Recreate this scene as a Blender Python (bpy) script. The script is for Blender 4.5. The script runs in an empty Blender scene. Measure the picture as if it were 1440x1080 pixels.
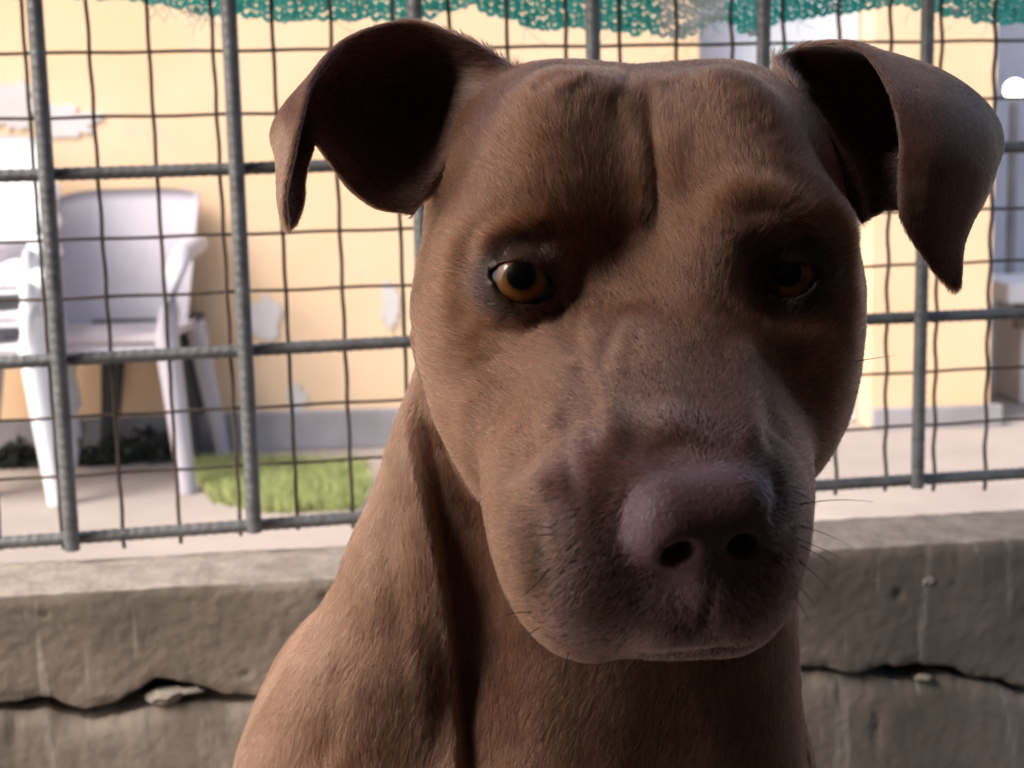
import bpy, bmesh, math, random
import numpy as np
from mathutils import Vector, Matrix, noise as mnoise

FUR = True          # short coat as hair curves
random.seed(4); RNG = np.random.default_rng(7)
C = bpy.context.scene.collection
sc = bpy.context.scene

# ------------------------------------------------------------------ camera
F = 1978.0                                   # focal length in pixels of a 1440 x 1080 picture
_up = np.array([-360, 13100, 1978.0]); _up /= np.linalg.norm(_up)
_f = np.array([0, 0, -1.0]); _yw = _f - _up * (_f @ _up); _yw /= np.linalg.norm(_yw)
RW = np.stack([np.cross(_yw, _up), _yw, _up])          # world = RW @ cam (x right, y up, z back)
CAM = np.array([0, 0, 0.70])
cam = bpy.data.cameras.new('camera'); cam_o = bpy.data.objects.new('camera', cam); C.objects.link(cam_o)
cam.sensor_width = 36; cam.lens = 36 * F / 1440; cam.clip_start = 0.02; cam.clip_end = 400
m4 = np.eye(4); m4[:3, :3] = RW; m4[:3, 3] = CAM
cam_o.matrix_world = Matrix(m4.tolist())
cam.dof.use_dof = True; cam.dof.focus_distance = 0.465; cam.dof.aperture_fstop = 20
sc.camera = cam_o

# ------------------------------------------------------------------ world, sun, exposure
SUN_EL, SUN_AZ = math.radians(46), math.radians(-122)   # azimuth from +Y towards +X : light from the left, a little behind the camera
w = bpy.data.worlds.new('World'); sc.world = w; w.use_nodes = True
nt = w.node_tree; bg = nt.nodes['Background']
sky = nt.nodes.new('ShaderNodeTexSky'); sky.sky_type = 'NISHITA'; sky.sun_disc = False
sky.sun_elevation = SUN_EL; sky.sun_rotation = SUN_AZ; sky.dust_density = 4.0; sky.air_density = 1.0; sky.ozone_density = 0.6
nt.links.new(sky.outputs[0], bg.inputs[0]); bg.inputs[1].default_value = 0.12
sd = bpy.data.lights.new('sun', 'SUN'); sd.energy = 1.5; sd.angle = math.radians(30); sd.color = (1, 0.95, 0.88)
so = bpy.data.objects.new('sun', sd); C.objects.link(so)
sdir = Vector((math.sin(SUN_AZ) * math.cos(SUN_EL), math.cos(SUN_AZ) * math.cos(SUN_EL), math.sin(SUN_EL)))
so.rotation_euler = sdir.to_track_quat('Z', 'Y').to_euler(); so.location = sdir * 8
vs = sc.view_settings; vs.view_transform = 'Standard'; vs.look = 'None'; vs.gamma = 1; vs.use_curve_mapping = False
vs.exposure = 1.4
sc.render.engine = 'CYCLES'; sc.cycles.use_denoising = True
sc.cycles.max_bounces = 8; sc.cycles.diffuse_bounces = 4; sc.cycles.caustics_reflective = False; sc.cycles.caustics_refractive = False
try: sc.cycles_curves.shape = 'RIBBONS'; sc.cycles_curves.subdivisions = 2
except Exception: pass

# ------------------------------------------------------------------ helpers
def ray(px, py): return RW @ np.array([(px - 720) / F, (540 - py) / F, -1.0])
def Wp(px, py, d): return CAM + ray(px, py) * d                       # pixel + depth -> world
def cp(px, py, d): return np.array([(px - 720) / F * d, (540 - py) / F * d, d])   # pixel + depth -> (right, up, depth)
def cam2world(P): return (P * np.array([1, 1, -1.0])) @ RW.T + CAM
def world2cam(P): return ((np.asarray(P, float) - CAM) @ RW) * np.array([1, 1, -1.0])
def ground_pt(px, py, z):
    r = ray(px, py); return CAM + r * ((z - CAM[2]) / r[2])
def tag(o, label, cat, group=None):
    o['label'] = label; o['category'] = cat
    if group: o['group'] = group
    return o
def empty(name, loc=(0, 0, 0), rz=0):
    o = bpy.data.objects.new(name, None); C.objects.link(o); o.location = loc; o.rotation_euler = (0, 0, rz); o.empty_display_size = .05; return o
def link_mesh(name, me, mat=None, parent=None, smooth=True):
    o = bpy.data.objects.new(name, me); C.objects.link(o)
    if mat: me.materials.append(mat)
    if parent: o.parent = parent
    if smooth and len(me.polygons): me.polygons.foreach_set('use_smooth', np.ones(len(me.polygons), bool))
    return o
def np_mesh(name, V, Fc):
    V = np.asarray(V, np.float32); Fc = np.asarray(Fc, np.int32)
    me = bpy.data.meshes.new(name); n, k = Fc.shape
    me.vertices.add(len(V)); me.vertices.foreach_set('co', V.ravel())
    me.loops.add(n * k); me.loops.foreach_set('vertex_index', Fc.ravel())
    me.polygons.add(n); me.polygons.foreach_set('loop_start', np.arange(0, n * k, k, dtype=np.int32))
    me.update(calc_edges=True); return me
def grid_faces(nu, nv, cu=False, cv=False, off=0):
    U = np.arange(nu if cu else nu - 1); Vv = np.arange(nv if cv else nv - 1)
    a, b = np.meshgrid(U, Vv, indexing='ij'); a = a.ravel(); b = b.ravel(); a1 = (a + 1) % nu; b1 = (b + 1) % nv
    return np.stack([a * nv + b, a1 * nv + b, a1 * nv + b1, a * nv + b1], 1) + off
def tube(path, rad, sides=8, caps=True):
    """tube round a polyline; rad scalar or per point"""
    P = np.asarray(path, float); n = len(P); rad = np.broadcast_to(np.asarray(rad, float), (n,))
    T = np.gradient(P, axis=0); T /= np.linalg.norm(T, axis=1)[:, None] + 1e-12
    ref = np.array([0.13, 0.27, 0.95]) if abs(T[0][2]) < .8 else np.array([.95, .2, .1])
    A = np.cross(T, ref); A /= np.linalg.norm(A, axis=1)[:, None]; B = np.cross(T, A)
    th = np.linspace(0, 2 * math.pi, sides, endpoint=False)
    V = P[:, None] + rad[:, None, None] * (np.cos(th)[None, :, None] * A[:, None] + np.sin(th)[None, :, None] * B[:, None])
    return V.reshape(-1, 3), grid_faces(n, sides, False, True)
def tubes_mesh(name, lst):
    Vs, Fs, o = [], [], 0
    for V, Fc in lst: Vs.append(V); Fs.append(Fc + o); o += len(V)
    return np_mesh(name, np.vstack(Vs), np.vstack(Fs))
def box_bm(bm, x0, x1, y0, y1, z0, z1, M=None):
    vs_ = [bm.verts.new((x, y, z)) for x in (x0, x1) for y in (y0, y1) for z in (z0, z1)]
    for f in ((0, 1, 3, 2), (4, 6, 7, 5), (0, 4, 5, 1), (2, 3, 7, 6), (0, 2, 6, 4), (1, 5, 7, 3)): bm.faces.new([vs_[i] for i in f])
    if M is not None: bmesh.ops.transform(bm, matrix=M, verts=vs_)
    return vs_
def bm_obj(name, bm, mat, parent=None, bevel=0.0, smooth=False):
    bmesh.ops.recalc_face_normals(bm, faces=bm.faces)
    if bevel: bmesh.ops.bevel(bm, geom=list(bm.edges), offset=bevel, segments=2, affect='EDGES', profile=.6)
    me = bpy.data.meshes.new(name); bm.to_mesh(me); bm.free()
    return link_mesh(name, me, mat, parent, smooth)
def fnoise(P, scale, seed=0.0, octs=3):
    """cheap vectorised fractal noise from sums of rotated sines and value hash"""
    P = np.asarray(P, float); out = np.zeros(len(P)); amp = 1.0; tot = 0
    for o in range(octs):
        Q = P * scale * (2.03 ** o) + seed * 7.31 + o * 13.7
        i = np.floor(Q).astype(np.int64); f = Q - i; f = f * f * (3 - 2 * f)
        acc = 0
        for dx in (0, 1):
            for dy in (0, 1):
                for dz in (0, 1):
                    h = ((i[:, 0] + dx) * 374761393 + (i[:, 1] + dy) * 668265263 + (i[:, 2] + dz) * 2147483647) & 0x7fffffff
                    h = (h ^ (h >> 13)) * 1274126177 & 0x7fffffff; h = (h ^ (h >> 16)) & 0xffff
                    wgt = (f[:, 0] if dx else 1 - f[:, 0]) * (f[:, 1] if dy else 1 - f[:, 1]) * (f[:, 2] if dz else 1 - f[:, 2])
                    acc = acc + wgt * (h / 32767.5 - 1)
        out += amp * acc; tot += amp; amp *= .5
    return out / tot

# ------------------------------------------------------------------ materials
def mat(name, col, rough=.6, var=None, scale=20, bump=0.0, bscale=60, metal=0.0, spec=.4, detail=6, coords='Object', ramp=(.35, .65), extra=None):
    m = bpy.data.materials.new(name); m.use_nodes = True; t = m.node_tree; L = t.links; N = t.nodes
    p = N['Principled BSDF']; p.inputs['Roughness'].default_value = rough; p.inputs['Metallic'].default_value = metal
    p.inputs['Specular IOR Level'].default_value = spec
    tc = N.new('ShaderNodeTexCoord')
    if var:
        nz = N.new('ShaderNodeTexNoise'); nz.inputs['Scale'].default_value = scale; nz.inputs['Detail'].default_value = detail; nz.inputs['Roughness'].default_value = .65
        L.new(tc.outputs[coords], nz.inputs['Vector'])
        r = N.new('ShaderNodeValToRGB'); r.color_ramp.elements[0].position = ramp[0]; r.color_ramp.elements[1].position = ramp[1]
        r.color_ramp.elements[0].color = (*var, 1); r.color_ramp.elements[1].color = (*col, 1)
        L.new(nz.outputs['Fac'], r.inputs['Fac']); L.new(r.outputs[0], p.inputs['Base Color'])
    else: p.inputs['Base Color'].default_value = (*col, 1)
    if bump:
        b = N.new('ShaderNodeBump'); b.inputs['Strength'].default_value = bump; b.inputs['Distance'].default_value = .004
        nb = N.new('ShaderNodeTexNoise'); nb.inputs['Scale'].default_value = bscale; nb.inputs['Detail'].default_value = 8
        L.new(tc.outputs[coords], nb.inputs['Vector']); L.new(nb.outputs['Fac'], b.inputs['Height']); L.new(b.outputs[0], p.inputs['Normal'])
    if extra: extra(m, t, p, tc)
    return m

def streaks(m, t, p, tc):      # pale runs and scratches down a concrete face
    L, N = t.links, t.nodes
    mp = N.new('ShaderNodeMapping'); mp.inputs['Scale'].default_value = (70, 70, 7); L.new(tc.outputs['Object'], mp.inputs[0])
    nz = N.new('ShaderNodeTexNoise'); nz.inputs['Scale'].default_value = 1; nz.inputs['Detail'].default_value = 4; L.new(mp.outputs[0], nz.inputs['Vector'])
    r = N.new('ShaderNodeValToRGB'); r.color_ramp.elements[0].position = .6; r.color_ramp.elements[1].position = .74; L.new(nz.outputs['Fac'], r.inputs[0])
    r.color_ramp.elements[0].color = (0, 0, 0, 1); r.color_ramp.elements[1].color = (.75, .75, .75, 1)
    st = N.new('ShaderNodeTexNoise'); st.inputs['Scale'].default_value = 4.5; st.inputs['Detail'].default_value = 7; L.new(tc.outputs['Object'], st.inputs['Vector'])
    sr = N.new('ShaderNodeMapRange'); sr.inputs['From Min'].default_value = .38; sr.inputs['From Max'].default_value = .62; sr.inputs['To Min'].default_value = .62; sr.inputs['To Max'].default_value = 1.12; L.new(st.outputs['Fac'], sr.inputs['Value'])
    mm = N.new('ShaderNodeMix'); mm.data_type = 'RGBA'; mm.blend_type = 'MULTIPLY'; mm.inputs['Factor'].default_value = 1
    L.new(p.inputs['Base Color'].links[0].from_socket, mm.inputs['A']); L.new(sr.outputs[0], mm.inputs['B']); L.new(mm.outputs['Result'], p.inputs['Base Color'])
    mx = N.new('ShaderNodeMix'); mx.data_type = 'RGBA'; L.new(r.outputs[0], mx.inputs['Factor'])
    src = p.inputs['Base Color'].links[0].from_socket; L.new(src, mx.inputs['A']); mx.inputs['B'].default_value = (.40, .36, .31, 1)
    L.new(mx.outputs['Result'], p.inputs['Base Color'])
M = {}
M['concrete'] = mat('concrete', (.275, .226, .186), .92, (.185, .152, .124), 11, .3, 130, extra=streaks)
M['lit_top'] = mat('concrete_lit_top', (.40, .345, .30), .95, (.26, .215, .185), 34, .5, 150)  # paler concrete for the wall top, sky light put into its colour
M['floor'] = mat('floor_concrete', (.24, .22, .2), .9, (.16, .145, .13), 6, .3, 90)
M['rebar'] = mat('rebar_steel', (.20, .205, .215), .5, (.12, .12, .122), 60, .2, 400, metal=.3)
M['wire'] = mat('rusty_wire', (.13, .095, .07), .7, (.06, .045, .035), 40, .3, 500, metal=.3)
def grime(m, t, p, tc):
    L, N = t.links, t.nodes; src = p.inputs['Base Color'].links[0].from_socket
    for sc_, lo, hi, col in ((3.2, .60, .70, (.60, .50, .44, 1)), (11, .64, .70, (.52, .48, .47, 1))):
        nz = N.new('ShaderNodeTexNoise'); nz.inputs['Scale'].default_value = sc_; nz.inputs['Detail'].default_value = 9; nz.inputs['Roughness'].default_value = .7; L.new(tc.outputs['Object'], nz.inputs['Vector'])
        r = N.new('ShaderNodeMapRange'); r.inputs['From Min'].default_value = lo; r.inputs['From Max'].default_value = hi; r.inputs['To Max'].default_value = .7; L.new(nz.outputs['Fac'], r.inputs['Value'])
        mx = N.new('ShaderNodeMix'); mx.data_type = 'RGBA'; L.new(r.outputs[0], mx.inputs['Factor']); L.new(src, mx.inputs['A']); mx.inputs['B'].default_value = col; src = mx.outputs['Result']
    L.new(src, p.inputs['Base Color'])
M['yellow'] = mat('yellow_plaster', (.80, .585, .40), .9, (.77, .53, .32), 2.2, .15, 30, extra=grime)
M['plinth'] = mat('plinth_plaster', (.36, .34, .36), .9, (.25, .24, .25), 5, .2, 30)
M['patch'] = mat('bare_plaster', (.66, .62, .61), .95, (.58, .54, .53), 4, .3, 30)
M['greychair'] = mat('grey_plastic', (.45, .425, .475), .5, (.41, .385, .43), 4)
M['whitechair'] = mat('white_plastic', (.80, .80, .82), .4, (.74, .74, .77), 4)
M['darkmetal'] = mat('dark_paint', (.045, .045, .05), .5)
M['ground'] = mat('yard_concrete', (.38, .325, .295), .95, (.29, .25, .23), 1.6, .3, 20)
M['jointblack'] = mat('near_black', (.02, .018, .016), .95, (.035, .03, .028), 9)
M['grass'] = mat('grass', (.42, .44, .19), .7, (.31, .36, .13), 14)
def translucent(m, t, p, tc):
    L, N = t.links, t.nodes; tr = N.new('ShaderNodeBsdfTranslucent'); mx = N.new('ShaderNodeMixShader'); mx.inputs[0].default_value = .75
    tr.inputs[0].default_value = (.34, .92, .89, 1) if m.name.startswith('teal') else (.85, .92, .92, 1)      # light that has passed through the tape
    L.new(p.outputs[0], mx.inputs[1]); L.new(tr.outputs[0], mx.inputs[2]); L.new(mx.outputs[0], N['Material Output'].inputs['Surface'])
M['net'] = mat('teal_net', (.24, .74, .70), .5, (.16, .60, .58), 30, extra=translucent)
M['netold'] = mat('bleached_net', (.55, .66, .66), .6, extra=translucent)
M['door'] = mat('pale_blue_paint', (.62, .66, .74), .45, (.56, .60, .68), 3)
M['roofm'] = mat('shade_roof_sheet', (.30, .28, .27), .6, (.2, .19, .18), 4, metal=.2)
M['shadewall'] = mat('shade_wall_dark', (.11, .097, .09), .9, (.08, .07, .065), 4, .2, 40)  # dark surface of the added shade walls, keeps bounce light down
M['leaf'] = mat('leaf', (.07, .13, .035), .6, (.05, .09, .025), 6)
M['bark'] = mat('bark', (.16, .12, .08), .9, (.1, .07, .05), 20)
M['pebble'] = mat('stone_chip', (.26, .23, .19), .9, (.18, .16, .135), 90, .4, 250)
M['bluewall'] = mat('far_blue_grey', (.5, .52, .6), .8, (.44, .46, .54), 2)

# ================================================================== SETTING
GZ = -0.15
YAW = math.radians(9.3); AL = np.array([math.cos(YAW), math.sin(YAW), 0]); NN = np.array([-math.sin(YAW), math.cos(YAW), 0])
P0 = Wp(78, 500, 1.13); P0[2] = 0
def fw(s, off, z): return P0 + AL * s + NN * off + np.array([0, 0, z])          # fence coordinates -> world
def sh(px, py, off=0.0):
    r = ray(px, py); t = ((P0 + NN * off - CAM) @ NN) / (r @ NN); p = CAM + r * t
    return float((p - P0) @ AL), float(p[2])

# ground outside: one sheet, with the kennel floor a slab on it
def ground():
    xs = np.concatenate([[-250, -80, -30], np.linspace(-9, 9, 90), [30, 80, 250]])
    ys = np.concatenate([[-250, -80, -30, -8], np.linspace(-3, 9, 80), [30, 90, 300]])
    X, Y = np.meshgrid(xs, ys, indexing='ij'); V = np.stack([X, Y, 0 * X], -1).reshape(-1, 3)
    V[:, 2] = GZ + .006 * fnoise(V, 1.5, 2)
    o = link_mesh('ground', np_mesh('ground', V, grid_faces(len(xs), len(ys))), M['ground']); o['kind'] = 'structure'
ground()
fl_front = -0.09
bm = bmesh.new()
quad = [fw(-1.4, -.092, 0)[:2], fw(1.9, -.092, 0)[:2], (1.9, -1.7), (-1.9, -1.7)]
tv = [bm.verts.new((*q, 0.0)) for q in quad]; bv = [bm.verts.new((*q, GZ - .05)) for q in quad]
bm.faces.new(tv); bm.faces.new(bv[::-1])
for i in range(4): bm.faces.new((tv[i], bv[i], bv[(i + 1) % 4], tv[(i + 1) % 4]))
o = bm_obj('floor', bm, M['floor']); o['kind'] = 'structure'

# ---- low concrete wall under the fence: two pours with an open, broken joint between them
WT = .388
def wall_top(s): return .394 - .0165 * (s + .05)
crackU_px = [(0, 985), (75, 982), (92, 990), (120, 1000), (147, 994), (190, 973), (214, 954), (237, 955), (300, 968), (320, 981), (346, 977), (700, 965), (1120, 938), (1180, 942), (1220, 945), (1245, 934), (1260, 938), (1290, 934), (1340, 939), (1370, 951), (1402, 952), (1440, 968)]
crackL_px = [(0, 1001), (75, 1002), (92, 1005), (120, 1012), (147, 1008), (190, 1004), (214, 996), (237, 993), (300, 988), (320, 991), (346, 988), (700, 978), (1120, 946), (1180, 951), (1220, 957), (1245, 955), (1260, 958), (1290, 957), (1340, 951), (1370, 958), (1402, 962), (1440, 978)]
cu = np.array([sh(*q, fl_front) for q in crackU_px]); cl = np.array([sh(*q, fl_front) for q in crackL_px])
S0, S1 = -1.4, 1.9
SG = np.arange(S0, S1 + .001, .0015)
def _ctab(tab):
    k = tab[0, 1]; z = np.zeros_like(SG)
    jag = fnoise(np.stack([SG, z + k * 40, z], 1), 55, 3, 4) * .0042 + fnoise(np.stack([SG, z + k * 90, z], 1), 210, 5, 2) * .0016
    return np.interp(SG, np.r_[S0, tab[:, 0], S1], np.r_[tab[0, 1], tab[:, 1], tab[-1, 1]]) + jag
CT = {'u': _ctab(cu), 'l': _ctab(cl)}
def crk(which, s): return np.interp(s, SG, CT[which])
def slab(name, ztop, zbot, off_f, off_b, parent, seed, chip=0.0, chip_top=False):
    ss = np.concatenate([np.arange(S0, -.12, .02), np.arange(-.12, .98, .0035), np.arange(.98, S1 + .01, .02)])
    nf, ntp = 34, 18
    loops = []
    for s in ss:
        zt, zb = ztop(s), zbot(s); L = []
        for k in range(nf): L.append((s, off_f, zb + (zt - zb) * k / (nf - 1)))
        for k in range(1, ntp): L.append((s, off_f + (off_b - off_f) * k / (ntp - 1), zt))
        for k in range(1, 6): L.append((s, off_b, zt + (zb - zt) * k / 5))
        for k in range(1, 6): L.append((s, off_b + (off_f - off_b) * k / 6, zb))
        loops.append(L)
    A = np.array(loops); n, m_, _ = A.shape; Q = A.reshape(-1, 3).copy()
    zt = np.array([ztop(s) for s in ss]).repeat(m_); zb = np.array([zbot(s) for s in ss]).repeat(m_)
    front = np.clip(1 - (Q[:, 1] - off_f) / .02, 0, 1)
    # rough relief, rounded broken edges, pits
    Q[:, 1] -= front * (.0009 * fnoise(A.reshape(-1, 3), 22, seed) + .0007 * fnoise(A.reshape(-1, 3), 170, seed + 1, 2))
    top = np.clip(1 - (zt - Q[:, 2]) / .012, 0, 1)
    Q[:, 2] += top * (.0009 * fnoise(A.reshape(-1, 3) * [1, 1, .2], 35, seed + 2) + .0011 * fnoise(A.reshape(-1, 3) * [1, 1, .2], 130, seed + 3))
    edge_t = np.exp(-((zt - Q[:, 2]) / .005) ** 2) * front; edge_b = np.exp(-((Q[:, 2] - zb) / .005) ** 2) * front
    et = edge_t * (.0022 + .002 * fnoise(A.reshape(-1, 3), 60, seed + 4)); eb = edge_b * (.0012 + .004 * fnoise(A.reshape(-1, 3), 70, seed + 5))
    Q[:, 1] += np.clip(et, 0, 1) + np.clip(eb, 0, 1); Q[:, 2] -= .6 * np.clip(et, 0, 1)
    if chip_top:      # spalled, paler lip along the joint
        band = np.exp(-((zt - Q[:, 2]) / .011) ** 2) * front * np.clip(fnoise(A.reshape(-1, 3) * [1, 0, 0], 18, seed + 9) + .3, 0, 1)
        Q[:, 1] += band * (.006 + .006 * fnoise(A.reshape(-1, 3), 110, seed + 11))
    for k in range(90):     # air holes in the cast face
        s_ = RNG.uniform(-.15, 1.0); z_ = RNG.uniform(.02, WT); r_ = RNG.choice([.002, .0028, .004, .006], p=[.4, .35, .2, .05])
        d2 = ((Q[:, 0] - s_) ** 2 + (Q[:, 2] - z_) ** 2) / r_ ** 2
        Q[:, 1] += front * np.where(d2 < 4, np.exp(-d2) * r_ * 1.1, 0)
    Wd = P0 + Q[:, :1] * AL + Q[:, 1:2] * NN + np.c_[np.zeros((len(Q), 2)), Q[:, 2]]
    o = link_mesh(name, np_mesh(name, Wd, grid_faces(n, m_, False, True)), M['concrete'], parent)
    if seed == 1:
        o.data.materials.append(M['lit_top']); mi = np.zeros((n - 1, m_), np.int32); mi[:, nf - 1:nf + ntp - 2] = 1; o.data.polygons.foreach_set('material_index', mi.ravel())
    return o
lw = tag(empty('concrete_wall', fw(.3, -.05, 0).tolist()), 'low grey concrete wall with a long black crack below the wire fence', 'wall')
def loc0(o, parent):
    o.matrix_parent_inverse = Matrix.Translation(-Vector(parent.location)); return o
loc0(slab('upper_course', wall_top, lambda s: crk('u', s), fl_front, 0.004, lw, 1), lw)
loc0(slab('lower_course', lambda s: crk('l', s), lambda s: -.2, fl_front + .001, 0.004, lw, 5, chip_top=True), lw)
bm = bmesh.new()          # near-black strip set deep in the joint
ring = []
for s in np.arange(S0 + .01, S1 - .01, .05):
    zu, zl = crk('u', s), crk('l', s); c_ = (zu + zl) / 2
    ring.append([bm.verts.new(fw(s, o_, c_ + h_)) for o_, h_ in ((fl_front + .055, -.02), (fl_front + .055, .02), (-.005, .02), (-.005, -.02))])
for a, b in zip(ring, ring[1:]):
    for k in range(4): bm.faces.new((a[k], a[(k + 1) % 4], b[(k + 1) % 4], b[k]))
loc0(bm_obj('joint_strip', bm, M['jointblack'], lw), lw)
def pebble(px, py, r, sx=1.0, sz=.7):
    s, z = sh(px, py, fl_front); bm = bmesh.new(); bmesh.ops.create_icosphere(bm, subdivisions=2, radius=1)
    for v in bm.verts:
        n_ = mnoise.noise(v.co * 1.3 + Vector((px, py, 0))) * .55; v.co *= 1 + n_
        q = fw(s + v.co.x * r * sx, fl_front + r * .55 + v.co.y * r * .9, z + v.co.z * r * sz); v.co = q
    loc0(bm_obj('stone_chip', bm, M['pebble'], lw), lw)
pebble(234, 981, .0105, 1.5, .6); pebble(262, 974, .006, 2.2, .45); pebble(1301, 955, .0055, 1.4, .6); pebble(1306, 818, .0062, 1, .75)

# ---- fence of ribbed steel bars with wire mesh behind it
fence = tag(empty('wire_fence', fw(.3, .01, WT).tolist()), 'grey rebar grid fence with rusty square wire mesh on the concrete wall', 'fence')
def rebar_mesh(name, length, r, axis):
    n = int(length / .0016); t = np.linspace(0, length, n); sides = 14; th = np.linspace(0, 2 * math.pi, sides, endpoint=False)
    T, TH = np.meshgrid(t, th, indexing='ij')
    rib = np.clip(np.sin(2 * math.pi * T / .0085 + TH * 1.0) * 1.6 - .55, 0, 1) * np.clip(np.abs(np.sin(TH)) * 1.8, 0, 1)
    Rr = r * (1 + .11 * rib) + r * .13 * (np.abs(np.sin(TH)) < .12)
    a, b = Rr * np.cos(TH), Rr * np.sin(TH)
    wob = .0015 * np.sin(T * 5 + r * 900)
    V = np.stack([a + wob, b, T], -1) if axis == 'z' else np.stack([T, a, b + wob], -1)
    V = V.reshape(-1, 3); Fq = grid_faces(n, sides, False, True)
    me = np_mesh(name, V, Fq); return me
bz0, bz1 = .405, 1.9
vb = rebar_mesh('bar_upright', bz1 - bz0, .0056, 'z'); hb = rebar_mesh('bar_rail', 3.2, .0051, 'x')
vb.materials.append(M['rebar']); hb.materials.append(M['rebar'])
for me in (vb, hb): me.polygons.foreach_set('use_smooth', np.ones(len(me.polygons), bool))
def put(name, me, loc, rz, parent, tilt=0):
    o = bpy.data.objects.new(name, me); C.objects.link(o); o.parent = parent
    o.matrix_parent_inverse = Matrix.Translation(-Vector(parent.location)); o.location = loc; o.rotation_euler = (tilt, 0, rz); return o
for k in range(-9, 13):
    s = .004 + .1468 * k
    put('upright_bar', vb, fw(s, -.006, bz0 + (.004 if k % 2 else -.001)).tolist(), YAW, fence)
for k in range(-0, 10):
    put('rail_bar', hb, fw(-1.35, .0052, .413 + .148 * k).tolist(), YAW, fence)
def wire_mesh(name, length, r, axis, amp, per, ph):
    n = int(length / .008) + 1; t = np.linspace(0, length, n)
    wv = amp * np.sin(2 * math.pi * t / per + ph) + amp * .6 * np.sin(t * 17 + ph * 3)
    w2 = amp * .8 * np.sin(2 * math.pi * t / per + ph + 1.2)
    P = np.stack([w2, wv, t], 1) if axis == 'z' else np.stack([t, wv, w2], 1)
    V, Fq = tube(P, r, 6); return np_mesh(name, V, Fq)
ps = .0481
vws = [wire_mesh('wire', bz1 - .401, .0017, 'z', a, ps * 1, ph) for a, ph in ((.0003, 0), (.0005, 2), (.0012, 4))]
hws = [wire_mesh('wire', 3.2, .0014, 'x', a, ps * 2, ph) for a, ph in ((.0003, 1), (.0005, 3), (.0004, 5))]
for me in vws + hws: me.materials.append(M['wire']); me.polygons.foreach_set('use_smooth', np.ones(len(me.polygons), bool))
for k in range(-27, 39):
    s = -.0075 + ps * k + .0012 * math.sin(k * 2.3)
    amp_i = 2 if s > .55 else k % 2
    put('wire', vws[amp_i], fw(s, .0125, .401 + .003 * math.sin(k * 5.1)).tolist(), YAW, fence)
for k in range(1, 31):
    put('wire', hws[k % 3], fw(-1.35, .0150, .4135 + .0485 * k + .001 * math.sin(k * 3.3)).tolist(), YAW, fence)
for s in (-1.36, 1.86):      # steel posts that carry the panel
    bm = bmesh.new(); c_ = fw(s, .02, 0)
    box_bm(bm, -.03, .03, -.03, .03, GZ - .05, 2.0, Matrix.Translation(Vector(c_)) @ Matrix.Rotation(YAW, 4, 'Z'))
    loc0(bm_obj('post', bm, M['rebar'], fence, bevel=.004), fence)

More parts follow.
